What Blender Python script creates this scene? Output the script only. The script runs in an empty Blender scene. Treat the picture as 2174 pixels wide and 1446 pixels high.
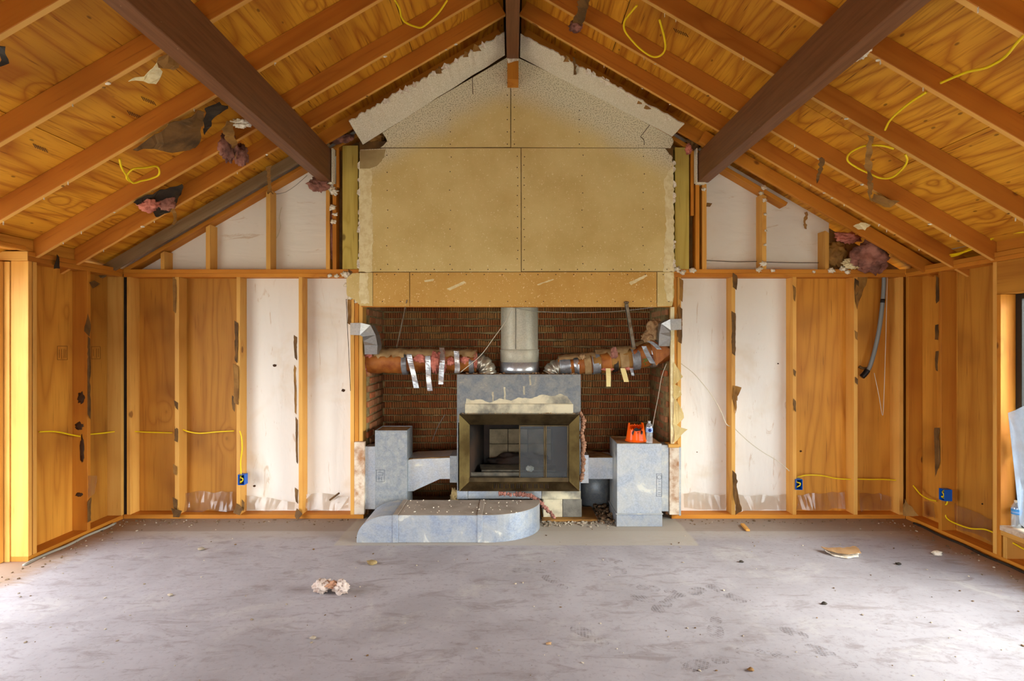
import bpy, bmesh, math, random
from mathutils import Vector, Matrix, noise

random.seed(7)
sc = bpy.context.scene
C = sc.collection

# ------------------------------------------------------------------ camera
F = 1208.0                     # focal length in pixels of the 2174 px wide frame (20 mm lens)
VX, VY, EYE = 1088.0, 728.0, 1.75
cam_d = bpy.data.cameras.new('camera')
cam_d.sensor_width = 36.0
cam_d.lens = 36.0 * F / 2174.0
cam_d.shift_x = -(VX - 1087.0) / 2174.0
cam_d.shift_y = (VY - 723.0) / 2174.0
cam_d.clip_start = 0.05
cam = bpy.data.objects.new('camera', cam_d)
cam.location = (0, 0, EYE)
cam.rotation_euler = (math.pi / 2, 0, 0)
C.objects.link(cam)
sc.camera = cam

# ------------------------------------------------------------------ sky and exposure
sc.view_settings.view_transform = 'Standard'
sc.view_settings.look = 'None'
sc.view_settings.gamma = 1.0
sc.view_settings.use_curve_mapping = False
sc.view_settings.exposure = 2.4
world = bpy.data.worlds.new('overcast_sky')
sc.world = world
world.use_nodes = True
bg = world.node_tree.nodes['Background']
bg.inputs['Color'].default_value = (0.90, 0.95, 1.0, 1)
bg.inputs['Strength'].default_value = 1.9
sc.cycles.max_bounces = 6
sc.cycles.diffuse_bounces = 4
sc.cycles.glossy_bounces = 2
sc.cycles.adaptive_threshold = 0.08
sc.cycles.transparent_max_bounces = 16
sc.cycles.caustics_reflective = False
sc.cycles.caustics_refractive = False
sc.cycles.sample_clamp_indirect = 6.0


def portal(name, loc, rot, sx, sy):
    l = bpy.data.lights.new(name, 'AREA')
    l.shape = 'RECTANGLE'
    l.size, l.size_y = sx, sy
    l.cycles.is_portal = True
    o = bpy.data.objects.new(name, l)
    o.location = loc
    o.rotation_euler = rot
    C.objects.link(o)


H = math.pi / 2
portal('daylight_portal_right', (4.02, 2.88, 1.21), (0, H, 0), 1.84, 3.34)
portal('daylight_portal_left', (-4.0, 2.96, 1.24), (0, -H, 0), 2.46, 3.1)
portal('daylight_portal_rear', (0, -3.0, 1.1), (H, 0, 0), 3.6, 2.2)
sun_d = bpy.data.lights.new('hazy_sun', 'SUN')
sun_d.energy = 3.2
sun_d.angle = 0.8
sun_d.color = (1.0, 0.97, 0.92)
sun = bpy.data.objects.new('hazy_sun', sun_d)
sun.rotation_euler = Vector((-0.84, 0.36, -0.42)).to_track_quat('-Z', 'Y').to_euler()
sun.location = (12, -10, 9)
C.objects.link(sun)

# ------------------------------------------------------------------ basic builders
YB = 5.66                      # front plane of the back wall studs
XL, XR = -3.87, 3.91           # inner planes of the side walls
ZR, SL = 4.70, 0.583           # underside of the rafters at the ridge, roof slope
TH = math.atan(SL)


def PY(px, py, y):
    return Vector(((px - VX) * y / F, y, EYE - (py - VY) * y / F))


def PX(px, py, x):
    d = x * F / (px - VX)
    return PY(px, py, d)


def PZ(px, py, z):
    d = (EYE - z) * F / (py - VY)
    return PY(px, py, d)


def PR(px, py, off=0.0):
    d = (ZR - off - EYE) * F / ((VY - py) + SL * abs(px - VX))
    return PY(px, py, d)


def srgb(r, g, b):
    def c(v):
        v /= 255.0
        return v / 12.92 if v <= 0.04045 else ((v + 0.055) / 1.055) ** 2.4
    return (c(r), c(g), c(b), 1.0)


def tag(o, label=None, cat=None, group=None, kind=None):
    if label: o['label'] = label
    if cat: o['category'] = cat
    if group: o['group'] = group
    if kind: o['kind'] = kind
    return o


def adopt(o, parent):
    if parent is not None:
        o.parent = parent
        t = parent
        m = Matrix.Identity(4)
        while t is not None:
            m = Matrix(t.matrix_basis) if t.parent is None else m
            if t.parent is None:
                break
            t = t.parent
        # parents are either translated empties / structures or parts whose own matrix is known
        o.matrix_parent_inverse = WM[parent.name].inverted()
    return o


WM = {}


def link(name, me, mat=None, parent=None, mw=None, smooth=False):
    if mat is not None and not me.materials:
        me.materials.append(mat)
    if smooth:
        for p in me.polygons:
            p.use_smooth = True
    o = bpy.data.objects.new(name, me)
    C.objects.link(o)
    mw = mw or Matrix.Identity(4)
    o.matrix_basis = mw
    WM[o.name] = mw.copy()
    adopt(o, parent)
    return o


def thing(name, label, cat, loc=(0, 0, 0), group=None, kind=None):
    o = bpy.data.objects.new(name, None)
    C.objects.link(o)
    o.empty_display_size = 0.1
    mw = Matrix.Translation(Vector(loc))
    o.matrix_basis = mw
    WM[o.name] = mw
    return tag(o, label, cat, group, kind)


def mesh(name, verts, faces):
    me = bpy.data.meshes.new(name)
    me.from_pydata([tuple(v) for v in verts], [], faces)
    me.update()
    return me


def bm_mesh(name, bm):
    bmesh.ops.recalc_face_normals(bm, faces=bm.faces)
    me = bpy.data.meshes.new(name)
    bm.to_mesh(me)
    bm.free()
    return me


def cuboid(name, sx, sy, sz, bev=0.0):
    bm = bmesh.new()
    bmesh.ops.create_cube(bm, size=1.0)
    for v in bm.verts:
        v.co = Vector((v.co.x * sx, v.co.y * sy, v.co.z * sz))
    if bev > 0:
        bmesh.ops.bevel(bm, geom=list(bm.edges), offset=bev, segments=1, affect='EDGES', profile=0.5)
    return bm_mesh(name, bm)


def frame_matrix(origin, xa, up):
    x = Vector(xa).normalized()
    y = Vector(up).cross(x)
    if y.length < 1e-6:
        y = Vector((0, 1, 0)).cross(x)
    y.normalize()
    z = x.cross(y)
    m = Matrix((x, y, z)).transposed().to_4x4()
    m.translation = Vector(origin)
    return m


def board(name, a, b, w, h, mat, parent=None, up=(0, 0, 1), bev=0.003):
    """timber from a to b; w across, h along 'up'; the grain follows local X"""
    a, b = Vector(a), Vector(b)
    me = cuboid(name, (b - a).length, w, h, bev)
    return link(name, me, mat, parent, frame_matrix((a + b) / 2, b - a, up))


def box(name, x0, x1, y0, y1, z0, z1, mat, parent=None, grain='x', bev=0.002):
    a = {'x': ((x0, (y0 + y1) / 2, (z0 + z1) / 2), (x1, (y0 + y1) / 2, (z0 + z1) / 2), abs(y1 - y0), abs(z1 - z0), (0, 0, 1)),
         'y': (((x0 + x1) / 2, y0, (z0 + z1) / 2), ((x0 + x1) / 2, y1, (z0 + z1) / 2), abs(x1 - x0), abs(z1 - z0), (0, 0, 1)),
         'z': (((x0 + x1) / 2, (y0 + y1) / 2, z0), ((x0 + x1) / 2, (y0 + y1) / 2, z1), abs(x1 - x0), abs(y1 - y0), (0, 1, 0))}[grain]
    return board(name, a[0], a[1], a[2], a[3], mat, parent, a[4], bev)


def smooth_path(pts, n=6):
    pts = [Vector(p) for p in pts]
    if len(pts) < 3:
        return pts
    out = []
    for i in range(len(pts) - 1):
        p0 = pts[max(i - 1, 0)]; p1 = pts[i]; p2 = pts[i + 1]; p3 = pts[min(i + 2, len(pts) - 1)]
        for k in range(n):
            t = k / n
            out.append(0.5 * ((2 * p1) + (p2 - p0) * t + (2 * p0 - 5 * p1 + 4 * p2 - p3) * t * t + (3 * p1 - p0 - 3 * p2 + p3) * t ** 3))
    out.append(pts[-1])
    return out


def sweep(pts, rad, n=8, aspect=1.0, fn=None):
    """tube verts/faces along pts; rad number or function(i, u); fn(i, ang, r)->r"""
    vs, fs = [], []
    m = len(pts)
    up = None
    for i, p in enumerate(pts):
        t = (pts[min(i + 1, m - 1)] - pts[max(i - 1, 0)])
        t = t.normalized() if t.length > 1e-9 else Vector((1, 0, 0))
        if up is None:
            up = Vector((0, 0, 1)) if abs(t.z) < 0.9 else Vector((0, 1, 0))
        s = t.cross(up)
        if s.length < 1e-6:
            s = t.cross(Vector((1, 0, 0)))
        s.normalize()
        up = s.cross(t).normalized()
        r = rad(i, i / max(m - 1, 1)) if callable(rad) else rad
        for k in range(n):
            a = 2 * math.pi * k / n
            rr = fn(i, a, r, p) if fn else r
            vs.append(p + s * math.cos(a) * rr * aspect + up * math.sin(a) * rr)
    for i in range(m - 1):
        for k in range(n):
            k2 = (k + 1) % n
            fs.append((i * n + k, i * n + k2, (i + 1) * n + k2, (i + 1) * n + k))
    fs.append(tuple(range(n - 1, -1, -1)))
    fs.append(tuple((m - 1) * n + k for k in range(n)))
    return vs, fs


def tube(name, pts, r, mat, parent=None, n=8, aspect=1.0, sm=6, fn=None):
    path = smooth_path(pts, sm)
    o0 = path[0].copy()
    vs, fs = sweep(path, r, n, aspect, fn)
    return link(name, mesh(name, [v - o0 for v in vs], fs), mat, parent, Matrix.Translation(o0), True)


def lathe_mesh(name, prof, n=24):
    vs, fs = [], []
    for r, z in prof:
        for k in range(n):
            a = 2 * math.pi * k / n
            vs.append((r * math.cos(a), r * math.sin(a), z))
    m = len(prof)
    for i in range(m - 1):
        for k in range(n):
            k2 = (k + 1) % n
            fs.append((i * n + k, i * n + k2, (i + 1) * n + k2, (i + 1) * n + k))
    return mesh(name, vs, fs)


def lathe(name, prof, mat, parent=None, loc=(0, 0, 0), n=24, smooth=True):
    return link(name, lathe_mesh(name, prof, n), mat, parent, Matrix.Translation(Vector(loc)), smooth)


def blob(name, c, r, mat, parent=None, seed=0, rough=0.35, freq=2.2, sub=4):
    bm = bmesh.new()
    bmesh.ops.create_icosphere(bm, subdivisions=sub, radius=1.0)
    off = Vector((seed * 7.3, seed * 3.1, seed * 1.7))
    for v in bm.verts:
        n1 = noise.fractal(v.co * freq + off, 0.8, 2.0, 4)
        n2 = noise.fractal(v.co * freq * 3 + off, 0.8, 2.0, 3)
        k = 1 + rough * n1 + rough * 0.35 * n2
        v.co = Vector((v.co.x * r[0], v.co.y * r[1], v.co.z * r[2])) * k
    return link(name, bm_mesh(name, bm), mat, parent, Matrix.Translation(Vector(c)), True)


def jag(pts, amp, step, seed, closed=True):
    """ragged outline: subdivide and wobble in the pts' own space"""
    rnd = random.Random(seed)
    out = []
    n = len(pts)
    for i in range(n if closed else n - 1):
        a, b = Vector(pts[i]), Vector(pts[(i + 1) % n])
        m = max(1, int((b - a).length / step))
        for k in range(m):
            t = k / m
            p = a.lerp(b, t)
            p = p + Vector([rnd.uniform(-amp, amp) for _ in p])
            out.append(p)
    if not closed:
        out.append(Vector(pts[-1]))
    return out


def scrap(name, pts, mat, parent=None, th=0.002, wob=0.01, seed=0, amp=0.006, step=0.03, freq=9.0):
    """torn crumpled sheet through world points pts (outline), ragged rim"""
    P = jag(pts, amp, step, seed) if amp > 0 else [Vector(p) for p in pts]
    c = sum(P, Vector()) / len(P)
    bm = bmesh.new()
    vs = [bm.verts.new(p - c) for p in P]
    f = bm.faces.new(vs)
    bmesh.ops.triangulate(bm, faces=[f])
    bmesh.ops.subdivide_edges(bm, edges=[e for e in bm.edges if e.calc_length() > 0.04], cuts=1)
    bmesh.ops.triangulate(bm, faces=bm.faces)
    bm.normal_update()
    for v in bm.verts:
        q = v.co * freq + Vector((seed * 3.7, 0, seed))
        v.co += noise.noise_vector(q) * wob
    geom = bmesh.ops.extrude_face_region(bm, geom=list(bm.faces))
    ev = [g for g in geom['geom'] if isinstance(g, bmesh.types.BMVert)]
    nrm = Vector((0, -1, 0))
    for ff in bm.faces:
        if ff.calc_area() > 0:
            nrm = ff.normal.copy()
            break
    if nrm.length < 0.5:
        nrm = Vector((0, -1, 0))
    for v in ev:
        v.co += nrm * th
    return link(name, bm_mesh(name, bm), mat, parent, Matrix.Translation(c))


def prism(name, poly, axis_vec, mat, parent=None, bev=0.0, origin=None, smooth=False):
    """polygon (world points) extruded by axis_vec"""
    P = [Vector(p) for p in poly]
    c = origin or (sum(P, Vector()) / len(P))
    n = len(P)
    av = Vector(axis_vec)
    bm = bmesh.new()
    a = [bm.verts.new(p - c) for p in P]
    b = [bm.verts.new(p + av - c) for p in P]
    bm.faces.new(a)
    bm.faces.new(b[::-1])
    for i in range(n):
        bm.faces.new((a[i], b[i], b[(i + 1) % n], a[(i + 1) % n]))
    if bev > 0:
        bmesh.ops.bevel(bm, geom=list(bm.edges), offset=bev, segments=1, affect='EDGES', profile=0.5)
    return link(name, bm_mesh(name, bm), mat, parent, Matrix.Translation(c), smooth)


# ------------------------------------------------------------------ materials
class NT:
    def __init__(s, name, rough=0.6, metal=0.0):
        s.m = bpy.data.materials.new(name)
        s.m.use_nodes = True
        s.t = s.m.node_tree
        s.b = s.t.nodes['Principled BSDF']
        s.b.inputs['Roughness'].default_value = rough
        s.b.inputs['Metallic'].default_value = metal
        s.b.inputs['Specular IOR Level'].default_value = 0.3

    def n(s, kind, **kw):
        nd = s.t.nodes.new(kind)
        for k, v in kw.items():
            if k.startswith('i_'):
                nd.inputs[k[2:].replace('_', ' ')].default_value = v
            else:
                setattr(nd, k, v)
        return nd

    def l(s, a, b):
        s.t.links.new(a, b)

    def coords(s, scale=(1, 1, 1), rand=True, world=False):
        tc = s.n('ShaderNodeTexCoord')
        if world:
            g = s.n('ShaderNodeNewGeometry')
            src = g.outputs['Position']
        else:
            src = tc.outputs['Object']
        if rand:
            oi = s.n('ShaderNodeObjectInfo')
            mu = s.n('ShaderNodeVectorMath', operation='SCALE')
            cmb = s.n('ShaderNodeCombineXYZ')
            s.l(oi.outputs['Random'], cmb.inputs[0]); s.l(oi.outputs['Random'], cmb.inputs[1]); s.l(oi.outputs['Random'], cmb.inputs[2])
            s.l(cmb.outputs[0], mu.inputs[0]); mu.inputs['Scale'].default_value = 61.0
            ad = s.n('ShaderNodeVectorMath', operation='ADD')
            s.l(src, ad.inputs[0]); s.l(mu.outputs[0], ad.inputs[1])
            src = ad.outputs[0]
        sca = s.n('ShaderNodeVectorMath', operation='MULTIPLY')
        sca.inputs[1].default_value = scale
        s.l(src, sca.inputs[0])
        return sca.outputs[0]

    def noise(s, vec, scale, detail=4.0, rough=0.55, dist=0.0):
        nd = s.n('ShaderNodeTexNoise')
        nd.inputs['Scale'].default_value = scale
        nd.inputs['Detail'].default_value = detail
        nd.inputs['Roughness'].default_value = rough
        nd.inputs['Distortion'].default_value = dist
        s.l(vec, nd.inputs['Vector'])
        return nd.outputs['Fac']

    def vor(s, vec, scale, out='Distance', feature='F1'):
        nd = s.n('ShaderNodeTexVoronoi', feature=feature)
        nd.inputs['Scale'].default_value = scale
        s.l(vec, nd.inputs['Vector'])
        return nd.outputs[out]

    def math(s, op, a, b=None, c=None, clamp=False):
        nd = s.n('ShaderNodeMath', operation=op, use_clamp=clamp)
        for i, v in enumerate((a, b, c)):
            if v is None:
                continue
            if isinstance(v, (int, float)):
                nd.inputs[i].default_value = v
            else:
                s.l(v, nd.inputs[i])
        return nd.outputs[0]

    def ramp(s, fac, stops):
        nd = s.n('ShaderNodeValToRGB')
        e = nd.color_ramp.elements
        while len(e) < len(stops):
            e.new(0.5)
        for i, (p, c) in enumerate(stops):
            e[i].position = p
            e[i].color = c if len(c) == 4 else (*c, 1)
        s.l(fac, nd.inputs[0])
        return nd.outputs[0]

    def step(s, v, lo, hi):
        nd = s.n('ShaderNodeMapRange', clamp=True, interpolation_type='SMOOTHSTEP')
        nd.inputs['From Min'].default_value = lo
        nd.inputs['From Max'].default_value = hi
        s.l(v, nd.inputs['Value'])
        return nd.outputs['Result']

    def mix(s, fac, a, b, blend='MIX'):
        nd = s.n('ShaderNodeMix', data_type='RGBA', blend_type=blend)
        if isinstance(fac, (int, float)):
            nd.inputs[0].default_value = fac
        else:
            s.l(fac, nd.inputs[0])
        for idx, v in ((6, a), (7, b)):
            if isinstance(v, tuple):
                nd.inputs[idx].default_value = v
            else:
                s.l(v, nd.inputs[idx])
        return nd.outputs[2]

    def color(s, c):
        if isinstance(c, tuple):
            s.b.inputs['Base Color'].default_value = c
        else:
            s.l(c, s.b.inputs['Base Color'])

    def bump(s, h, strength=0.3, dist=0.01):
        nd = s.n('ShaderNodeBump')
        nd.inputs['Strength'].default_value = strength
        nd.inputs['Distance'].default_value = dist
        s.l(h, nd.inputs['Height'])
        s.l(nd.outputs[0], s.b.inputs['Normal'])


def wood(name, light, dark, knot, ring=9.0, stretch=(0.30, 5.0, 5.0), knots=0.55, line=0.55, kscale=3.0, var=0.25, rough=0.6, stain=0.3, streak=0.5, specks=0.0):
    t = NT(name, rough)
    v = t.coords((1, 1, 1))
    st = t.n('ShaderNodeVectorMath', operation='MULTIPLY'); st.inputs[1].default_value = stretch
    t.l(v, st.inputs[0])
    base = t.noise(st.outputs[0], 1.0, 2.0, 0.4, 0.25)
    # knots: a voronoi whose cells carry a knot only now and then
    kv = t.n('ShaderNodeTexVoronoi', feature='F1'); kv.inputs['Scale'].default_value = kscale
    kst = t.n('ShaderNodeVectorMath', operation='MULTIPLY'); kst.inputs[1].default_value = (0.8, 1.25, 1.25)
    t.l(v, kst.inputs[0]); t.l(kst.outputs[0], kv.inputs['Vector'])
    sep = t.n('ShaderNodeSeparateColor'); t.l(kv.outputs['Color'], sep.inputs[0])
    has = t.math('LESS_THAN', sep.outputs[0], knots)
    kd = kv.outputs['Distance']
    swell = t.math('MULTIPLY', t.math('SUBTRACT', 1.0, t.step(kd, 0.0, 0.36)), has)
    val = t.math('ADD', base, t.math('MULTIPLY', swell, 0.17))
    rings = t.math('PINGPONG', t.math('MULTIPLY', val, ring * 2.0), 1.0)   # soft early wood, narrow late wood line
    rings = t.math('POWER', rings, 2.5)
    fst = t.n('ShaderNodeVectorMath', operation='MULTIPLY'); fst.inputs[1].default_value = (3.0, 60, 60)
    t.l(v, fst.inputs[0])
    fib = t.noise(fst.outputs[0], 1.0, 2.0, 0.6)
    big = t.noise(v, 1.3, 2.0, 0.6)
    col = t.mix(t.math('MULTIPLY', t.step(big, 0.3, 0.75), 0.8), light, tuple((a + b) / 2 for a, b in zip(light, dark)))
    col = t.mix(t.math('MULTIPLY', rings, line), col, dark)
    col = t.mix(t.math('MULTIPLY', t.step(fib, 0.48, 0.66), streak * 0.45), col, dark)
    col = t.mix(t.math('MULTIPLY', t.step(fib, 0.66, 0.76), streak), col, knot)
    col = t.mix(t.math('MULTIPLY', t.step(big, 0.52, 0.8), stain), col, knot)
    kc = t.math('MULTIPLY', t.math('SUBTRACT', 1.0, t.step(kd, 0.045, 0.085)), has)
    col = t.mix(t.math('MULTIPLY', kc, 0.75), col, knot)
    if specks:
        sp = t.vor(t.coords((0.6, 1.3, 1.3)), 7.0)
        col = t.mix(t.math('MULTIPLY', t.math('SUBTRACT', 1.0, t.step(sp, 0.05, 0.10)), specks), col, knot)
    oi = t.n('ShaderNodeObjectInfo')
    hsv = t.n('ShaderNodeHueSaturation')
    t.l(t.math('MULTIPLY_ADD', oi.outputs['Random'], var, 1.0 - var / 2), hsv.inputs['Value'])
    t.l(col, hsv.inputs['Color'])
    t.color(hsv.outputs[0])
    return t.m


LUM = wood('rafter_lumber', srgb(206, 136, 44), srgb(170, 92, 20), srgb(80, 36, 8), ring=4, knots=0.4, line=0.45, kscale=2.4, stain=0.2, streak=0.3)
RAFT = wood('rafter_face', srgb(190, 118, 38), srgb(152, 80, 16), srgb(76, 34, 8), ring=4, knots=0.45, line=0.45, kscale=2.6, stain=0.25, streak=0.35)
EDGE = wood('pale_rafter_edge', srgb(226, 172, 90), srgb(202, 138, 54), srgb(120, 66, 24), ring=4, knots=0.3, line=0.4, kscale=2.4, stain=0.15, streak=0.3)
STUD = wood('stud_lumber', srgb(226, 172, 86), srgb(196, 130, 48), srgb(116, 64, 22), ring=4, knots=0.4, line=0.45, kscale=2.4, stain=0.2, streak=0.3)
PLYC = wood('roof_plywood', srgb(230, 164, 46), srgb(166, 86, 10), srgb(70, 32, 6), ring=13, stretch=(0.36, 2.0, 2.0), knots=0.38, kscale=2.1, line=0.75, var=0.16, stain=0.3, streak=0.85, specks=0.6)
PLYW = wood('wall_plywood', srgb(208, 146, 54), srgb(158, 90, 20), srgb(90, 46, 12), ring=10, stretch=(0.26, 2.4, 2.4), knots=0.3, kscale=2.2, line=0.5, var=0.42, stain=0.5, streak=0.4)
GREYW = wood('weathered_plank', srgb(150, 126, 92), srgb(120, 92, 60), srgb(70, 50, 34), ring=4, line=0.5, stain=0.5)
TREAT = wood('treated_lumber', srgb(208, 184, 96), srgb(176, 148, 62), srgb(98, 76, 34), ring=7, stretch=(0.5, 6, 6), knots=0.3, kscale=2.2, line=0.7, var=0.1, stain=0.1)


def paint_brown():
    t = NT('brown_beam_paint', 0.45)
    v = t.coords((1, 1, 1))
    st = t.n('ShaderNodeVectorMath', operation='MULTIPLY'); st.inputs[1].default_value = (1.5, 30, 30)
    t.l(v, st.inputs[0])
    g = t.noise(st.outputs[0], 1.5, 4, 0.6)
    col = t.mix(t.step(g, 0.3, 0.8), srgb(124, 82, 54), srgb(100, 62, 38))
    chips = t.noise(t.coords((1, 3, 3)), 14, 5, 0.7)
    col = t.mix(t.math('MULTIPLY', t.step(chips, 0.70, 0.74), 0.8), col, srgb(196, 170, 136))
    t.color(col)
    t.bump(g, 0.35, 0.004)
    return t.m


BROWN = paint_brown()


def plain(name, col, rough=0.6, metal=0.0, vary=None, vscale=8.0, bump=0.0, bscale=40.0, detail=4):
    t = NT(name, rough, metal)
    v = t.coords((1, 1, 1))
    c = col
    if vary:
        c = t.mix(t.step(t.noise(v, vscale, detail, 0.6), 0.35, 0.72), col, vary)
    t.color(c)
    if bump:
        t.bump(t.noise(v, bscale, 4, 0.6), bump, 0.005)
    return t.m


def foam():
    t = NT('white_foam_sheathing', 0.55)
    v = t.coords((1, 1, 1))
    n1 = t.noise(v, 1.6, 4, 0.6, 0.6)
    col = t.mix(t.math('MULTIPLY', t.step(n1, 0.50, 0.78), 0.5), srgb(236, 230, 220), srgb(214, 190, 150))
    n2 = t.noise(t.coords((1.0, 4.0, 4.0)), 3.0, 5, 0.65, 1.2)
    col = t.mix(t.math('MULTIPLY', t.step(n2, 0.62, 0.72), 0.45), col, srgb(186, 146, 92))
    n3 = t.noise(v, 40, 3, 0.7)
    col = t.mix(t.math('MULTIPLY', t.step(n3, 0.70, 0.78), 0.4), col, srgb(150, 130, 100))
    t.color(col)
    t.bump(t.noise(t.coords((0.8, 3, 3)), 2.2, 3, 0.5, 0.5), 0.35, 0.03)
    return t.m


FOAM = foam()


def drywall(name, base, dark, fleck, popcorn=False, flecks=0.5):
    t = NT(name, 0.85)
    v = t.coords((1, 1, 1), rand=False, world=True)
    n1 = t.noise(v, 2.0, 4, 0.6)
    col = t.mix(t.step(n1, 0.3, 0.75), base, dark)
    vs = t.noise(v, 75, 2, 0.5, 0.6)
    col = t.mix(t.math('MULTIPLY', t.step(vs, 0.66, 0.69), flecks), col, fleck)
    if popcorn:
        # overspray of ceiling texture, thickest under the eaves of the gable
        sx = t.n('ShaderNodeSeparateXYZ'); t.l(v, sx.inputs[0])
        up = t.math('ADD', sx.outputs[2], t.math('MULTIPLY', t.math('ABSOLUTE', sx.outputs[0]), 0.52))
        up = t.math('ADD', up, t.math('MULTIPLY', n1, 0.35))
        m = t.step(up, 4.22, 4.62)
        pn = t.noise(v, 95, 2, 0.6)
        pc = t.mix(t.step(pn, 0.36, 0.52), srgb(164, 152, 120), srgb(230, 220, 192))
        col = t.mix(m, col, pc)
        t.bump(pn, 0.25, 0.004)
    t.color(col)
    return t.m


DRY = drywall('tan_drywall_paper', srgb(222, 198, 136), srgb(206, 178, 112), srgb(246, 232, 190), True, 0.6)
DRYB = drywall('brown_drywall_paper', srgb(212, 168, 92), srgb(198, 150, 74), srgb(246, 226, 176), False, 0.8)


def white_plaster(name, a, b, sc_=60, st=0.5):
    t = NT(name, 0.9)
    v = t.coords((1, 1, 1))
    n = t.noise(v, sc_, 4, 0.7)
    n2 = t.noise(v, 5, 4, 0.6)
    col = t.mix(t.step(n, 0.38, 0.6), b, a)
    col = t.mix(t.math('MULTIPLY', t.step(n2, 0.5, 0.8), 0.4), col, b)
    t.color(col)
    t.bump(n, st, 0.006)
    return t.m


POP = white_plaster('popcorn_ceiling_texture', srgb(246, 238, 220), srgb(214, 204, 176), 110, 0.3)
MUD = white_plaster('joint_compound', srgb(236, 222, 178), srgb(222, 202, 150), 12, 0.15)
CHALK = white_plaster('gypsum_crumbs', srgb(244, 236, 220), srgb(214, 198, 170), 40, 0.3)


def galv(name, base, dust, amount, bs=5.0, rough=0.42, metal=0.55):
    t = NT(name, rough, metal)
    v = t.coords((1, 1, 1))
    w = t.n('ShaderNodeTexVoronoi', feature='F1'); w.inputs['Scale'].default_value = 95.0
    t.l(v, w.inputs['Vector'])
    sp = t.n('ShaderNodeSeparateColor'); t.l(w.outputs['Color'], sp.inputs[0])
    k = tuple(min(1, c * 1.10) for c in base[:3]) + (1,)
    d = tuple(c * 0.86 for c in base[:3]) + (1,)
    col = t.mix(sp.outputs[0], d, k)
    n1 = t.noise(v, bs, 5, 0.68, 0.5)
    soft = t.math('MULTIPLY', t.step(n1, 0.35, 0.62), 0.35 + 0.3 * amount)
    col = t.mix(soft, col, dust)
    hard = t.math('MULTIPLY', t.step(n1, 0.66 - amount * 0.14, 0.70 - amount * 0.14), 0.75)
    col = t.mix(hard, col, dust)
    t.color(col)
    t.l(t.math('MULTIPLY_ADD', hard, -metal, metal), t.b.inputs['Metallic'])
    t.l(t.math('MULTIPLY_ADD', hard, 0.4, rough), t.b.inputs['Roughness'])
    return t.m


GALV = galv('galvanized_sheet', srgb(172, 179, 188), srgb(204, 201, 188), 0.5)
GALVD = galv('dull_galvanized_sheet', srgb(136, 142, 148), srgb(178, 176, 166), 0.25, 16.0, rough=0.5, metal=0.45)
HOOD = galv('fireplace_sheet', srgb(112, 116, 120), srgb(160, 154, 138), 0.12, 12.0, rough=0.5, metal=0.4)
GALVB = galv('bright_galvanized_sheet', srgb(196, 204, 214), srgb(216, 210, 190), 0.2, rough=0.3, metal=0.7)
PLENUM = galv('plenum_sheet', srgb(150, 160, 176), srgb(192, 190, 180), 0.5, 4.5, rough=0.4, metal=0.5)
FLUE = galv('flue_sheet', srgb(186, 182, 164), srgb(186, 174, 144), 0.1, rough=0.5, metal=0.25)
DUSTY = plain('brown_dust', srgb(150, 116, 74), 0.95, 0, srgb(112, 80, 44), 12, 0.5, 60)
DUSTG = plain('grey_dust', srgb(164, 152, 138), 0.9, 0, srgb(142, 130, 116), 5, 0.3, 60)
TAPE = plain('foil_tape', srgb(204, 206, 208), 0.28, 0.85, srgb(168, 172, 176), 20, 0.4, 30)
DUCTT = plain('grey_duct_tape', srgb(150, 152, 156), 0.35, 0.5, srgb(118, 116, 116), 16, 0.5, 30)
MASK = plain('yellow_paper_tape', srgb(226, 204, 140), 0.7)
PINK = plain('pink_fibreglass', srgb(222, 138, 118), 0.95, 0, srgb(166, 92, 78), 9, 0.8, 70)
PINKD = plain('dirty_fibreglass', srgb(176, 120, 104), 0.95, 0, srgb(92, 60, 52), 7, 0.8, 60)
WOOL = plain('tan_fibreglass', srgb(198, 164, 120), 0.95, 0, srgb(140, 104, 70), 9, 0.8, 70)
WOOL2 = plain('rosy_tan_fibreglass', srgb(186, 140, 110), 0.95, 0, srgb(124, 84, 62), 9, 0.8, 70)
KRAFT = plain('kraft_paper', srgb(160, 116, 56), 0.75, 0, srgb(116, 78, 34), 5, 0.3, 20)
KRAFTD = plain('dark_kraft_paper', srgb(118, 84, 42), 0.7, 0, srgb(72, 50, 26), 6, 0.4, 20)
KRAFTO = plain('orange_kraft_wrap', srgb(166, 100, 40), 0.5, 0, srgb(122, 58, 24), 6, 0.35, 18)
KRAFTT = plain('dusty_kraft_wrap', srgb(172, 142, 98), 0.85, 0, srgb(140, 108, 68), 8, 0.4, 22)
TARP = plain('black_felt_paper', srgb(38, 32, 26), 0.7, 0, srgb(58, 48, 36), 8, 0.4, 20)
BRASS = plain('tarnished_brass', srgb(122, 104, 62), 0.38, 0.75, srgb(84, 66, 34), 4, 0.15, 30)
BRASSD = plain('sooty_brass', srgb(96, 80, 54), 0.4, 0.7, srgb(58, 46, 28), 5, 0.2, 30)
SOOT = plain('soot_black', srgb(34, 29, 25), 0.7, 0, srgb(62, 44, 32), 4, 0.3, 20)
FIREB = plain('firebrick', srgb(158, 142, 112), 0.9, 0, srgb(104, 92, 70), 4, 0.3, 25)
STEELD = plain('dark_steel', srgb(78, 74, 66), 0.45, 0.5, srgb(120, 110, 92), 10, 0.2, 30)
ROD = plain('rusty_rod', srgb(140, 128, 110), 0.45, 0.6, srgb(104, 78, 52), 14)
YEL = plain('yellow_cable_jacket', srgb(240, 208, 24), 0.4)
WHITEC = plain('white_cable_jacket', srgb(214, 206, 184), 0.5)
GREYC = plain('grey_cable_jacket', srgb(156, 152, 140), 0.5)
DARKC = plain('dark_wire', srgb(60, 48, 36), 0.5)
CONDUIT = plain('grey_conduit', srgb(132, 136, 134), 0.45, 0.1)
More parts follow.
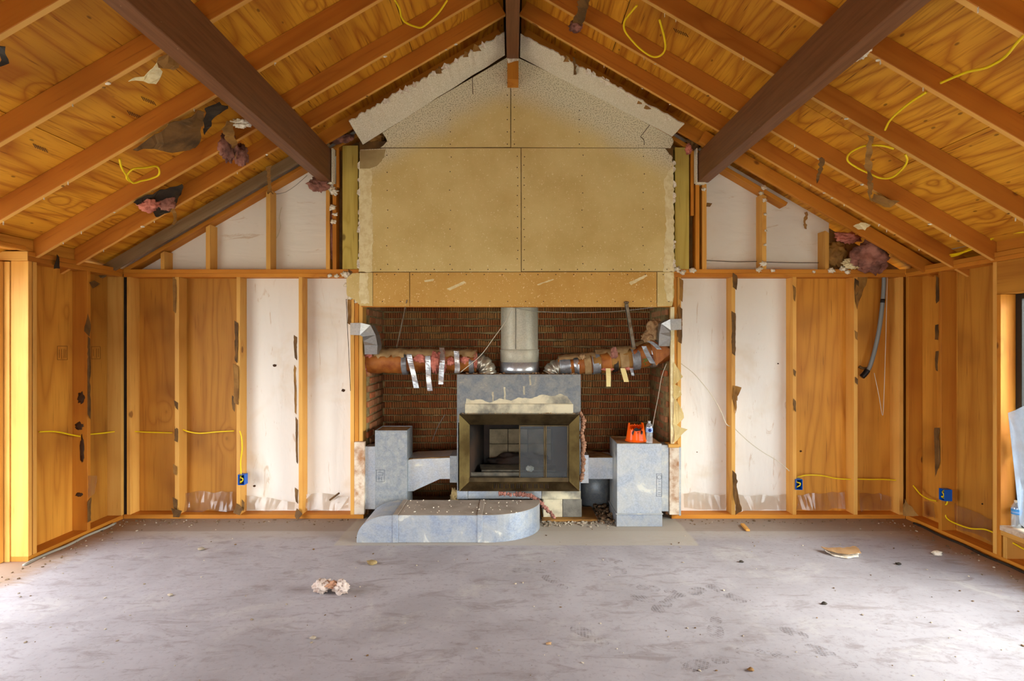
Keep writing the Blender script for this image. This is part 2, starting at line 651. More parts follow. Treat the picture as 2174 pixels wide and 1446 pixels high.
BLACKP = plain('black_plastic', srgb(26, 24, 24), 0.4)
BLUE = plain('blue_box_plastic', srgb(16, 92, 190), 0.35)
BLUED = plain('blue_box_inside', srgb(8, 48, 110), 0.5)
ORANGE = plain('orange_pail_plastic', srgb(255, 96, 6), 0.28)
BLOCK = plain('concrete_block', srgb(132, 128, 116), 0.95, 0, srgb(104, 100, 92), 10, 0.6, 80)
BLOCKP = plain('plaster_smeared_block', srgb(214, 202, 170), 0.9, 0, srgb(120, 116, 106), 5, 0.5, 40)
PEEL = plain('peeling_white_paint', srgb(222, 206, 184), 0.8, 0, srgb(164, 116, 76), 9, 0.4, 30, 6)
DIRT = plain('loose_dirt', srgb(132, 108, 82), 0.95, 0, srgb(88, 68, 48), 10, 0.7, 40)
PEBB = plain('pebbles', srgb(190, 178, 158), 0.9, 0, srgb(130, 114, 94), 3)
DARKW = plain('dark_bronze_window', srgb(44, 42, 40), 0.4, 0.3)
SCREENM = plain('grey_blue_panel', srgb(152, 162, 170), 0.5)
CARD = plain('cardboard', srgb(176, 138, 96), 0.85, 0, srgb(146, 108, 70), 6)
NAILM = plain('nail_head', srgb(60, 42, 26), 0.5, 0.3)
MORT = plain('mortar', srgb(166, 144, 98), 0.95, 0, srgb(122, 100, 64), 14)
GROUND = plain('outside_ground', srgb(176, 172, 158), 0.9, 0, srgb(150, 150, 128), 1)
INK = plain('stamp_ink', srgb(66, 42, 22), 0.8)
EMBOSS = plain('pressed_stamp', srgb(96, 104, 114), 0.5, 0.4)
GREENP = plain('green_print', srgb(56, 110, 44), 0.7)
YELP = plain('yellow_print', srgb(196, 170, 40), 0.7)
REDP = plain('red_print', srgb(188, 62, 30), 0.7)


def brickmat(name, a, b, c):
    t = NT(name, 0.9)
    oi = t.n('ShaderNodeObjectInfo')
    col = t.ramp(oi.outputs['Random'], [(0.0, a), (0.5, b), (1.0, c)])
    v = t.coords((1, 1, 1))
    n = t.noise(v, 22, 5, 0.65)
    col = t.mix(t.math('MULTIPLY', t.step(n, 0.44, 0.7), 0.6), col, srgb(130, 104, 64))
    t.color(col)
    t.bump(n, 0.4, 0.004)
    return t.m


BRICK = brickmat('red_scored_brick', srgb(178, 104, 54), srgb(156, 88, 48), srgb(186, 130, 74))
BRICKS = brickmat('red_return_brick', srgb(188, 104, 62), srgb(170, 116, 78), srgb(196, 138, 96))


def glassy(name, tint, dust, fac, rough=0.05, dscale=6.0, gloss=0.12):
    m = bpy.data.materials.new(name)
    m.use_nodes = True
    t = m.node_tree
    t.nodes.clear()
    out = t.nodes.new('ShaderNodeOutputMaterial')
    tr = t.nodes.new('ShaderNodeBsdfTransparent'); tr.inputs[0].default_value = tint
    gl = t.nodes.new('ShaderNodeBsdfGlossy'); gl.inputs['Roughness'].default_value = rough
    df = t.nodes.new('ShaderNodeBsdfDiffuse'); df.inputs[0].default_value = dust
    m1 = t.nodes.new('ShaderNodeMixShader'); m1.inputs[0].default_value = gloss
    m2 = t.nodes.new('ShaderNodeMixShader')
    t.links.new(tr.outputs[0], m1.inputs[1]); t.links.new(gl.outputs[0], m1.inputs[2])
    nz = t.nodes.new('ShaderNodeTexNoise'); nz.inputs['Scale'].default_value = dscale; nz.inputs['Detail'].default_value = 5
    tc = t.nodes.new('ShaderNodeTexCoord'); t.links.new(tc.outputs['Object'], nz.inputs['Vector'])
    mr = t.nodes.new('ShaderNodeMapRange'); mr.inputs['From Min'].default_value = 0.3; mr.inputs['From Max'].default_value = 0.7
    mr.inputs['To Min'].default_value = fac * 0.5; mr.inputs['To Max'].default_value = fac * 1.4
    t.links.new(nz.outputs['Fac'], mr.inputs['Value']); t.links.new(mr.outputs[0], m2.inputs[0])
    t.links.new(m1.outputs[0], m2.inputs[1]); t.links.new(df.outputs[0], m2.inputs[2])
    t.links.new(m2.outputs[0], out.inputs[0])
    return m


DGLASS = glassy('dusty_fireplace_glass', (0.72, 0.76, 0.78, 1), srgb(120, 124, 124), 0.09, 0.05, 9, 0.07)
WGLASS = glassy('window_glass', (0.93, 0.96, 0.96, 1), srgb(220, 225, 225), 0.01, 0.02, 6.0, 0.04)
PET = glassy('clear_bottle_plastic', (0.90, 0.94, 0.95, 1), srgb(235, 240, 244), 0.16, 0.08, 30, 0.22)
FILM = glassy('clear_vapour_film', (0.93, 0.91, 0.88, 1), srgb(190, 170, 150), 0.05, 0.18, 9, 0.035)
DRAPE = glassy('milky_plastic_sheet', (0.86, 0.92, 0.97, 1), srgb(222, 234, 246), 0.62, 0.25, 5, 0.1)
LABELB = plain('blue_bottle_label', srgb(74, 150, 214), 0.4)
LABELW = plain('pale_blue_bottle_label', srgb(150, 178, 220), 0.4)
LABELD = plain('dark_blue_emblem', srgb(28, 44, 110), 0.4)


def concrete():
    t = NT('concrete_slab', 0.72)
    v = t.coords((1, 1, 1), rand=False, world=True)
    sx = t.n('ShaderNodeSeparateXYZ'); t.l(v, sx.inputs[0])
    X, Y = sx.outputs[0], sx.outputs[1]
    wob = t.noise(v, 3.0, 4, 0.6)
    w = t.math('MULTIPLY_ADD', wob, 0.06, -0.03)
    n1 = t.noise(v, 1.1, 6, 0.62, 0.4)
    col = t.mix(t.step(n1, 0.32, 0.7), srgb(164, 159, 163), srgb(145, 139, 142))
    st = t.n('ShaderNodeVectorMath', operation='MULTIPLY'); st.inputs[1].default_value = (1.0, 2.6, 1.0)
    t.l(v, st.inputs[0])
    n2 = t.noise(st.outputs[0], 3.2, 8, 0.72, 0.7)
    col = t.mix(t.math('MULTIPLY', t.step(n2, 0.50, 0.66), 0.7), col, srgb(128, 118, 118))
    n3 = t.noise(v, 1.7, 6, 0.68, 0.6)
    col = t.mix(t.math('MULTIPLY', t.step(n3, 0.52, 0.72), 0.5), col, srgb(184, 179, 174))
    n4 = t.noise(v, 30, 5, 0.7)
    col = t.mix(t.math('MULTIPLY', t.step(n4, 0.52, 0.70), 0.4), col, srgb(112, 102, 98))
    # paler, tan, where the hearth stood; dusty band along the back wall with the wall's shadow painted in
    hx = t.math('MULTIPLY', t.step(t.math('ADD', X, w), -1.56, -1.53), t.math('SUBTRACT', 1.0, t.step(t.math('ADD', X, w), 1.60, 1.63)))
    hy = t.step(t.math('ADD', Y, t.math('MULTIPLY', w, 0.6)), 4.905, 4.925)
    hearth = t.math('MULTIPLY', hx, hy)
    band = t.step(t.math('ADD', Y, t.math('MULTIPLY', w, 0.6)), 5.27, 5.30)
    col = t.mix(t.math('MULTIPLY', band, 0.75), col, srgb(146, 130, 114))
    edge = t.math('MULTIPLY', t.step(Y, 4.98, 5.26), t.math('SUBTRACT', 1.0, band))
    col = t.mix(t.math('MULTIPLY', edge, 0.45), col, srgb(176, 166, 150))
    col = t.mix(t.math('MULTIPLY', hearth, t.math('MULTIPLY_ADD', n2, 0.3, 0.55)), col, srgb(174, 165, 150))
    # brown dirt swept against the side walls
    ax = t.math('ABSOLUTE', X)
    dl = t.math('MULTIPLY', t.step(t.math('ADD', ax, t.math('MULTIPLY', n2, 0.5)), 3.75, 4.05), 0.7)
    col = t.mix(dl, col, srgb(146, 112, 76))
    t.color(col)
    t.bump(t.math('ADD', n2, t.math('MULTIPLY', n4, 0.3)), 0.12, 0.008)
    return t.m


SLAB = concrete()
def foot_mat():
    t = NT('boot_print_dust', 0.9)
    t.color(srgb(116, 106, 106))
    v = t.coords((1, 1, 1), rand=False)
    sx = t.n('ShaderNodeSeparateXYZ'); t.l(v, sx.inputs[0])
    u = t.math('SINE', t.math('MULTIPLY', t.math('ADD', sx.outputs[0], sx.outputs[1]), 230.0))
    w = t.math('SINE', t.math('MULTIPLY', t.math('SUBTRACT', sx.outputs[0], sx.outputs[1]), 230.0))
    lat = t.step(t.math('MAXIMUM', u, w), 0.55, 0.95)
    n = t.noise(t.coords((1, 1, 1)), 14.0, 3, 0.6)
    al = t.math('MULTIPLY', t.step(n, 0.36, 0.66), t.math('MULTIPLY_ADD', lat, -0.40, 0.46))
    t.l(al, t.b.inputs['Alpha'])
    return t.m


FOOT = foot_mat()

# ================================================================== THE SETTING
# ---- floor and ground
floor = box('floor', -4.15, 4.2, -3.15, 6.62, -0.12, 0.0, SLAB, bev=0)
tag(floor, 'dusty grey concrete slab floor with boot prints and a paler hearth patch', 'floor', kind='structure')
ground = box('ground_outside', -40, 40, -40, 40, -0.32, -0.22, GROUND, bev=0)
tag(ground, 'pale ground lying outside the house walls', 'ground', kind='structure')

# ---- ceiling: roof sheathing panels and rafters
ceiling = thing('ceiling', 'open sloped roof of orange plywood sheets over bare rafters', 'ceiling', (0, 0, ZR), kind='structure')
RH = 0.132
rafter_far = [5.08, 4.65, 4.02, 3.40, 2.80, 2.19, 1.58, 0.97, 0.36, -0.25, -0.86, -1.47, -2.08, -2.69]
for s in (-1, 1):
    sd = Vector((s * math.cos(TH), 0, -math.sin(TH)))
    sn = Vector((s * math.sin(TH), 0, math.cos(TH)))
    for k, yf in enumerate(rafter_far):
        p = Vector((0, yf - 0.019, ZR)) + sn * (RH / 2)
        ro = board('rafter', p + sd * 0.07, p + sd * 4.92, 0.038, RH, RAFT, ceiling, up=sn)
        ro.data.materials.append(EDGE)                 # faces darker, underside paler: light put into the colours, besides cleaner wood
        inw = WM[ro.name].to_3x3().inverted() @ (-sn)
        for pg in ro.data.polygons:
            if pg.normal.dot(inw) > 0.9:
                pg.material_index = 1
    # plywood sheets, long side running from front to back
    rows = [(0.02, 0.947), (0.953, 2.167), (2.173, 3.387), (3.393, 4.95)]
    for r, (t0, t1) in enumerate(rows):
        y0 = -3.3 - (1.22 if (r % 2) else 0.0) + (0.3 if s > 0 else 0.0)
        while y0 < 5.95:
            ya, yb = max(y0, -3.3), min(y0 + 2.44, 5.95)
            if yb - ya > 0.1:
                o = Vector((0, 0, ZR)) + sn * (RH + 0.0065)
                mid = o + sd * ((t0 + t1) / 2)
                board('plywood_sheet', mid + Vector((0, ya + 0.003, 0)), mid + Vector((0, yb - 0.003, 0)), t1 - t0, 0.012, PLYC, ceiling, up=sn, bev=0)
            y0 += 2.44
    # blocking boards over the side wall plates
    xw = (XL if s < 0 else XR) + s * 0.03
    ys = sorted(rafter_far)
    for a, b in zip(ys[:-1], ys[1:]):
        if b > 4.7 and s > 0:
            continue
        box('blocking', xw - 0.019, xw + 0.019, a + 0.002, b - 0.040, 2.485, 2.58, PLYW if s < 0 else LUM, ceiling, 'y')
for s in (-1, 1):
    sd = Vector((s * math.cos(TH), 0, -math.sin(TH)))
    sn = Vector((s * math.sin(TH), 0, math.cos(TH)))
    p = Vector((0, 0, ZR)) + sn * (RH + 0.03) + sd * 2.45
    board('roofing_felt', p + Vector((0, -3.4, 0)), p + Vector((0, 6.7, 0)), 5.1, 0.02, TARP, ceiling, up=sn, bev=0)

# ---- the three brown beams
def beam(label, x0, x1, z0, z1, y1):
    o = box('ceiling_beam', x0, x1, -3.0, y1, z0, z1, BROWN, None, 'y', 0.004)
    tag(o, label, 'beam', 'brown painted beams under the roof')
    return o


beam('brown painted beam under the left roof slope', -1.90, -1.785, 3.335, 3.655, 5.63)
beam('brown painted beam under the right roof slope', 1.825, 1.94, 3.335, 3.625, 5.63)
rb = thing('ridge_beam', 'narrow brown beam along the ridge with a bare wood block at its end', 'beam', (0, 5.5, 4.47), 'brown painted beams under the roof')
box('beam_length', -0.055, 0.060, -3.0, 5.45, 4.47, 4.86, BROWN, rb, 'y', 0.004)
box('end_block', -0.050, 0.058, 5.45, 5.64, 4.275, 4.46, LUM, rb, 'z')
scrap('torn_plaster', [PY(1078, 124, 5.44), PY(1102, 123, 5.44), PY(1100, 129, 5.44), PY(1080, 134, 5.44)], CHALK, rb, 0.004, 0.004, 3)

# ---- back wall framing
wb = thing('wall_back', 'stripped gable wall of bare studs, plywood and white sheathing', 'wall', (0, YB, 0), kind='structure')
D6 = 0.14
YS = YB + D6                    # face of the sheathing
zt = 2.48


def xs(px, y=YB):
    return (px - VX) * y / F


def stud(p0, p1, z0=0.04, z1=2.405, mat=STUD, y0=YB, dep=D6, parent=None, name='stud'):
    return box(name, xs(p0, y0), xs(p1, y0), y0, y0 + dep, z0, z1, mat, parent or wb, 'z')


for a, b in [(270, 278), (372, 381), (503, 511), (635, 643)]:
    stud(a - 1, b - 1)
for a, b in [(1553, 1561), (1683, 1691), (1813, 1821)]:
    stud(a, b)
stud(1909, 1918)
stud(744, 752); stud(753, 761, mat=LUM); stud(762, 770)
stud(1438, 1446); stud(1429, 1437, mat=LUM)
for x0, x1 in [(XL, xs(772)), (xs(1426), XR)]:
    box('bottom_plate', x0, x1, YB, YS, 0.0, 0.04, LUM, wb, 'x')
    box('top_plate', x0, x1 if x1 > 0 else xs(738), YB, YS, 2.405, 2.443, LUM, wb, 'x')
    box('top_plate', x0, x1 if x1 > 0 else xs(762), YB - 0.004, YS, 2.444, 2.482, LUM, wb, 'x')
# sheathing, one panel for each sheet
for a, b, z0, z1, m in [(255, 372, 0, 2.42, PLYW), (372, 506, 0, 2.42, PLYW), (506, 638, 0, 2.42, FOAM), (638, 770, 0, 2.42, FOAM),
                        (1428, 1556, 0, 2.42, FOAM), (1556, 1687, 0, 2.42, FOAM), (1687, 1816, 0, 2.42, PLYW), (1816, 1935, 0, 2.42, PLYW)]:
    box('sheathing_panel', xs(a, YS) + 0.001, xs(b, YS) - 0.001, YS, YS + 0.013, z0, z1, m, wb, 'z', 0)
# gable: sheathing
def zroof(x, up=0.0):
    return ZR + up - SL * abs(x)


for a, b in [(255, 440), (440, 572), (572, 770), (1426, 1618), (1618, 1760)]:
    x0, x1 = xs(a, YS), xs(b, YS)
    prism('gable_panel', [(x0 + .001, YS, 2.42), (x1 - .001, YS, 2.42), (x1 - .001, YS, zroof(x1, .158)), (x0 + .001, YS, zroof(x0, .158))], (0, 0.013, 0), FOAM, wb)
x0, x1 = xs(1760, YS), xs(1935, YS)
prism('gable_panel', [(x0, YS + .1, 2.42), (x1, YS + .1, 2.42), (x1, YS + .1, zroof(x1, .158)), (x0, YS + .1, zroof(x0, .158))], (0, 0.013, 0), KRAFTD, wb)


def gstud(p0, p1, y0=YB, dep=D6, mat=STUD, top=-0.02, zmax=None):
    x0, x1 = xs(p0, y0), xs(p1, y0)
    za, zb = zroof(x0, top), zroof(x1, top)
    if zmax:
        za, zb = min(za, zmax), min(zb, zmax)
    P = [(x0, y0, 2.483), (x1, y0, 2.483), (x1, y0, zb), (x0, y0, za)]
    c = sum((Vector(p) for p in P), Vector()) / 4
    # grain along local X: build the prism in a frame whose X is up
    M = frame_matrix(c, (0, 0, 1), (0, 1, 0))
    Mi = M.inverted()
    V = [Mi @ Vector(p) for p in P] + [Mi @ (Vector(p) + Vector((0, dep, 0))) for p in P]
    Fc = [(0, 1, 2, 3), (7, 6, 5, 4), (0, 4, 5, 1), (1, 5, 6, 2), (2, 6, 7, 3), (3, 7, 4, 0)]
    return link('gable_stud', mesh('gable_stud', V, Fc), mat, wb, M)


gstud(341, 349); gstud(437, 446); gstud(565, 574); gstud(692, 700, zmax=3.33); gstud(706, 714, mat=LUM, zmax=3.33)
gstud(1491, 1500, zmax=3.33); gstud(1477, 1485, mat=LUM, zmax=3.33); gstud(1618, 1627); gstud(1752, 1760)
# slanted gable plates and the planks nailed under the roof beside them
for s in (-1, 1):
    sd = Vector((s * math.cos(TH), 0, -math.sin(TH)))
    sn = Vector((s * math.sin(TH), 0, math.cos(TH)))
    p = Vector((0, YB + 0.07, ZR)) + sn * 0.02
    board('gable_plate', p + sd * 1.5, p + sd * (4.62 if s < 0 else 3.15), 0.14, 0.038, LUM, wb, up=sn)
    yk = 5.55 if s < 0 else 5.43
    p = Vector((0, yk - 0.019, ZR)) + sn * (RH / 2 - 0.01)
    board('barge_plank', p + sd * 2.05, p + sd * 4.62, 0.038, 0.10 if s < 0 else 0.112, GREYW if s < 0 else LUM, wb, up=sn)
    # inner gable rafter above the drywall chase
    p = Vector((0, 5.50, ZR)) + sn * (RH / 2 + 0.02)
    board('gable_rafter', p + sd * 0.08, p + sd * 2.15, 0.04, RH, LUM, wb, up=sn)
# dark cavities and cripple boards beside the chase
box('treated_post', xs(727), xs(760), YB, YB + 0.09, 2.484, zroof(xs(727), 0.0), TREAT, wb, 'z')
box('treated_post', xs(1433), xs(1463), YB, YB + 0.09, 2.484, zroof(xs(1463), 0.02), TREAT, wb, 'z')
box('cripple_board', xs(713), xs(719), YB + 0.01, YB + 0.05, 3.3, 3.72, LUM, wb, 'z')
box('cripple_board', xs(1467), xs(1474), YB + 0.01, YB + 0.05, 3.02, 3.72, LUM, wb, 'z')
box('kraft_facing', xs(714), xs(764), YB + 0.10, YB + 0.105, 2.484, 3.78, KRAFTD, wb, 'z', 0)
box('kraft_facing', xs(1428), xs(1489), YB + 0.10, YB + 0.105, 2.484, 3.78, KRAFTD, wb, 'z', 0)

# outer skin behind the chase and along the ridge
prism('gable_panel', [(xs(770, YS) - 0.05, 6.64, 2.42), (xs(1426, YS) + 0.05, 6.64, 2.42), (xs(1426, YS) + 0.05, 6.64, 3.9), (0, 6.64, ZR + .3), (xs(770, YS) - 0.05, 6.64, 3.9)], (0, 0.02, 0), KRAFTD, wb)
prism('gable_panel', [(-2.2, 5.90, 2.66), (2.2, 5.90, 2.66), (2.2, 5.90, zroof(2.2, .14)), (0, 5.90, ZR + .14), (-2.2, 5.90, zroof(2.2, .14))], (0, 0.02, 0), KRAFTD, wb)
prism('gable_panel', [(-4.35, YS + .02, 2.3), (0, YS + .02, 2.7), (0, YS + .02, zroof(0, .158)), (-4.35, YS + .02, zroof(4.35, .158))], (0, .015, 0), KRAFTD, wb)
prism('gable_panel', [(xs(1750), YS + .135, 2.3), (4.4, YS + .135, 2.3), (4.4, YS + .135, zroof(4.4, .158)), (xs(1750), YS + .135, zroof(xs(1750), .158))], (0, .015, 0), KRAFTD, wb)

# ---- left wall
wl = thing('wall_left', 'left side wall of bare studs and stained plywood up to an open doorway', 'wall', (XL, 5.1, 0), kind='structure')
for y0 in (5.63, 5.182, 4.595, 4.548):
    box('stud', XL - D6, XL, y0, y0 + (0.038 if y0 > 4.6 else 0.036), 0.04, 2.405, STUD if y0 < 5.0 or y0 > 5.5 else LUM, wl, 'z')
box('bottom_plate', XL - D6, XL, 4.548, YB - 0.002, 0, 0.04, LUM, wl, 'y')
box('top_plate', XL - D6, XL, 4.548, YB - 0.004, 2.405, 2.443, LUM, wl, 'y')
box('top_plate', XL - D6, XL + 0.003, 4.548, YB - 0.006, 2.444, 2.482, LUM, wl, 'y')
box('sheathing_panel', XL - D6 - 0.013, XL - D6, 4.56, 5.20, 0, 2.48, PLYW, wl, 'z', 0)
box('sheathing_panel', XL - D6 - 0.013, XL - D6, 5.202, 5.83, 0, 2.48, PLYW, wl, 'z', 0)
# jamb boards of the doorway, header running on over the opening
for x0, x1, m in [(-4.058, -4.014, STUD), (-4.105, -4.062, STUD), (-4.19, -4.108, PLYW)]:
    box('jamb_board', x0, x1, 4.50 if x1 < -4.06 else 4.54, 4.60, 0.0, 2.40, m, wl, 'z')
box('header_end', -4.19, XL, 4.54, 4.547, 2.408, 2.482, STUD, wl, 'x')
box('header', XL - D6, XL - 0.002, 1.4, 4.53, 2.49, 2.52, LUM, wl, 'y')
for y0, y1 in [(-3.1, -0.3), (-0.298, 1.4)]:
    box('sheathing_panel', XL - D6, XL, y0, y1, 0, 2.5, PLYW, wl, 'z', 0)

# ---- right wall
wr = thing('wall_right', 'right side wall of bare studs and plywood up to the bright window', 'wall', (XR, 5.1, 0), kind='structure')
for y0, m in ((5.62, LUM), (5.188, LUM), (4.596, STUD), (4.558, LUM)):
    box('stud', XR, XR + D6, y0, y0 + 0.037, 0.04, 2.405 if y0 != 4.558 else 2.14, m, wr, 'z')
box('bottom_plate', XR, XR + D6, 1.0, YB - 0.002, 0, 0.04, LUM, wr, 'y')
box('top_plate', XR, XR + D6, 1.0, YB - 0.004, 2.405, 2.443, LUM, wr, 'y')
box('top_plate', XR - 0.003, XR + D6, 1.0, YB - 0.006, 2.444, 2.482, LUM, wr, 'y')
box('header', XR, XR + D6, 1.0, 4.594, 2.142, 2.403, PLYW, wr, 'y')
box('sheathing_panel', XR + D6, XR + D6 + 0.013, 5.18, 5.83, 0, 2.48, PLYW, wr, 'z', 0)
box('sheathing_panel', XR + D6, XR + D6 + 0.013, 4.555, 5.178, 0, 2.48, PLYW, wr, 'z', 0)
box('sheathing_panel', XR + D6, XR + D6 + 0.013, 1.0, 4.554, 0, 0.25, PLYW, wr, 'y', 0)
box('sheathing_panel', XR, XR + D6, -3.1, 1.2, 0, 2.48, PLYW, wr, 'z', 0)
for y0 in (4.50, 3.95, 3.35, 2.75, 2.15, 1.55):
    box('cripple_stud', XR, XR + D6, y0, y0 + 0.037, 0.04, 0.212, STUD, wr, 'z')
box('rough_sill', XR - 0.003, XR + D6, 1.2, 4.556, 0.213, 0.252, STUD, wr, 'y')

# ---- window in the right wall
w1 = thing('window_1', 'large low window opening with dark frame in the right wall', 'window', (XR + 0.1, 2.9, 0.25), kind='structure')
box('window_sill', XR - 0.01, XR + D6 + 0.03, 1.2, 4.556, 0.253, 0.29, PEEL, w1, 'y')
xw0, xw1 = XR + 0.118, XR + 0.16
box('window_frame', xw0, xw1, 4.50, 4.556, 0.291, 2.14, DARKW, w1, 'z')
box('window_frame', xw0, xw1, 1.2, 1.256, 0.291, 2.14, DARKW, w1, 'z')
box('window_frame', xw0, xw1, 1.257, 4.499, 0.291, 0.33, DARKW, w1, 'y')
box('window_frame', xw0, xw1, 1.257, 4.499, 2.10, 2.14, DARKW, w1, 'y')
box('window_frame', xw0, xw1, 2.85, 2.89, 0.331, 2.099, DARKW, w1, 'z')
box('window_pane', XR + 0.137, XR + 0.141, 1.257, 2.849, 0.331, 2.099, WGLASS, w1, 'y', 0)
box('window_pane', XR + 0.137, XR + 0.141, 2.891, 4.499, 0.331, 2.099, WGLASS, w1, 'y', 0)

# ---- unseen rear wall; its wide opening is added to let daylight in
wrear = thing('wall_rear', 'plywood wall behind the viewer around a wide opening added for daylight', 'wall', (0, -3.05, 0), kind='structure')
box('sheathing_panel', -4.05, -1.8, -3.1, -3.0, 0, 2.5, PLYW, wrear, 'z', 0)
box('sheathing_panel', 1.8, 4.05, -3.1, -3.0, 0, 2.5, PLYW, wrear, 'z', 0)
box('header', -1.8, 1.8, -3.1, -3.0, 2.2, 2.5, PLYW, wrear, 'x', 0)
prism('gable_panel', [(-4.0, -3.1, 2.5), (4.0, -3.1, 2.5), (0, -3.1, ZR + .13)], (0, 0.1, 0), PLYW, wrear)

# ---- brick recess behind the fireplace
YR = 6.50
RXL, RXR = -1.475, 1.575
wk = thing('wall_recess', 'back of scored red bricks with mortar squeezed out of every joint', 'wall', (0.05, YR, 0), kind='structure')
box('mortar_bed', RXL - 0.1, RXR + 0.1, YR + 0.036, YR + 0.12, -0.1, 2.62, MORT, wk, 'x', 0)


def scored_brick(L, h, dep, ribs, seed):
    rnd = random.Random(seed)
    pitch = L / ribs
    prof = []
    for i in range(ribs):
        x0 = -L / 2 + i * pitch
        sl = pitch * rnd.uniform(0.38, 0.48)
        d0 = rnd.uniform(-0.0025, 0.0025)
        a, b = x0 + sl / 2, x0 + pitch - sl / 2
        if i == 0: a = -L / 2
        if i == ribs - 1: b = L / 2
        prof += [(a, 0.028), (a, d0), (b, d0), (b, 0.028)]
    if prof[0] == (-L / 2, 0.028): prof = prof[1:]
    prof = prof[:-1]
    prof = [(-L / 2, dep)] + prof + [(L / 2, dep)]
    n = len(prof)
    vs = [(x, y, -h / 2) for x, y in prof] + [(x, y, h / 2) for x, y in prof]
    fs = [(i, i + 1, n + i + 1, n + i) for i in range(n - 1)]
    # caps as quads per rib would cost more; one ngon each is fine
    fs += [tuple(range(n - 1, -1, -1)), tuple(range(n, 2 * n))]
    bm = bmesh.new()
    bv = [bm.verts.new(v) for v in vs]
    for f in fs:
        try: bm.faces.new([bv[i] for i in f])
        except ValueError: pass
    me = bm_mesh('scored_brick', bm)
    me.materials.append(BRICK)
    return me


BL, BH, PIT, RP = 0.206, 0.064, 0.216, 0.0786
variants = [scored_brick(BL, BH, 0.034, 8, k) for k in range(5)]
half = [scored_brick(BL / 2, BH, 0.034, 4, 20 + k) for k in range(2)]
rest = []
rowz = []
z = 0.02
row = 0
rnd = random.Random(3)
count = 0
while z < 2.55:
    x = RXL - (PIT / 2 if row % 2 else 0.0) + rnd.uniform(-0.01, 0.01)
    rowz.append(z)
    while x < RXR + 0.02:
        cx = x + PIT / 2
        hidden = (-0.40 < cx < 0.50 and z < 1.36) or z > 2.24 or z < 0.1 or (-0.05 < cx < 0.16 and z > 1.3)
        mw = Matrix.Translation(Vector((cx, YR + rnd.uniform(-0.003, 0.004), z + rnd.uniform(-0.003, 0.003)))) @ Matrix.Rotation(rnd.uniform(-0.012, 0.012), 4, 'Y')
        me = variants[rnd.randrange(5)]
        if hidden or count >= 300:
            rest.append((me, mw))
        else:
            link('brick', me, None, wk, mw)
            count += 1
        x += PIT
    z += RP
    row += 1
bm = bmesh.new()
for me, mw in rest:
    tmp = bmesh.new(); tmp.from_mesh(me); tmp.transform(mw)
    m2 = bpy.data.meshes.new('tmp'); tmp.to_mesh(m2); tmp.free()
    bm.from_mesh(m2); bpy.data.meshes.remove(m2)
r_ = link('remaining_bricks', bm_mesh('remaining_bricks', bm), BRICK, wk)
r_['kind'] = 'stuff'
# mortar squeezed from the bed joints, one uneven bead for each course
for k, zc in enumerate(rowz):
    zj = zc + RP / 2
    n = 240
    vs, fs = [], []
    for i in range(n + 1):
        x = RXL + (RXR - RXL) * i / n
        a = noise.noise(Vector((x * 9.0, k * 5.1, 0.3)))
        b = noise.noise(Vector((x * 30.0, k * 3.7, 1.3)))
        lump = max(0.0, noise.noise(Vector((x * 5.0, k * 9.1, 7.3))) - 0.25)
        out = 0.008 + 0.012 * max(0, a) + 0.007 * b + 0.04 * lump
        dn = 0.011 + 0.009 * a + 0.006 * b + 0.06 * lump
        up = 0.009 + 0.005 * b + 0.005 * a
        vs += [(x, YR + 0.036, zj + up), (x, YR - out, zj + up * 0.5), (x, YR - out * 0.9 - 0.002, zj - dn * 0.5), (x, YR + 0.036, zj - dn)]
    for i in range(n):
        for j in range(3):
            q = i * 4 + j
            fs.append((q, q + 1, q + 5, q + 4))
    link('mortar_joint', mesh('mortar_joint', vs, fs), MORT, wk)
# side returns
bplain = []
for k in range(4):
    bm = bmesh.new()
    bmesh.ops.create_cube(bm, size=1.0)
    for v in bm.verts:
        v.co = Vector((v.co.x * 0.03, v.co.y * 0.19, v.co.z * 0.062))
    bmesh.ops.bevel(bm, geom=list(bm.edges), offset=0.006, segments=1, affect='EDGES', profile=0.5)
    for v in bm.verts:
        v.co += noise.noise_vector(v.co * 30 + Vector((k * 9, 0, 0))) * 0.006
    me = bm_mesh('return_brick', bm); me.materials.append(BRICKS); bplain.append(me)
for s, X0, lab in ((1, RXL, 'left'), (-1, RXR, 'right')):
    ws = thing('wall_recess_' + lab, 'short %s-hand return of rough red brick beside the fireplace' % lab, 'wall', (X0, 6.1, 0), kind='structure')
    box('mortar_bed', X0 - (0.10 if s > 0 else 0.008), X0 + (0.008 if s > 0 else 0.10) - 0.016 * s, 5.815, YR + 0.01, -0.1, 2.62, MORT, ws, 'x', 0)
    z, row = 0.02, 0
    while z < 2.3:
        y = 5.80 + (0.1 if row % 2 else 0.0)
        while y < YR - 0.03:
            cy = y + 0.1
            if cy + 0.1 < YR + 0.06:
                mw = Matrix.Translation(Vector((X0 - s * 0.004 + rnd.uniform(-.006, .006), cy, z))) @ Matrix.Rotation(rnd.uniform(-.03, .03), 4, 'Z')
                link('brick', bplain[rnd.randrange(4)], None, ws, mw)
            y += 0.205
        z += RP
        row += 1
# the concrete pad / dirt in the recess and an added dark lid for its shaded open top
lid = box('recess_shade_lid', RXL - 0.1, RXR + 0.1, 5.68, 6.62, 2.63, 2.65, SOOT, None, 'x', 0)
tag(lid, 'added dark lid standing for the shaded open top of the brick recess', 'ceiling', kind='structure')

# ---- the drywall chase over the fireplace
YD = 5.645
wc = thing('wall_chase', 'tan drywall chase filling the gable above the fireplace', 'wall', (0, YD, 2.1), kind='structure')


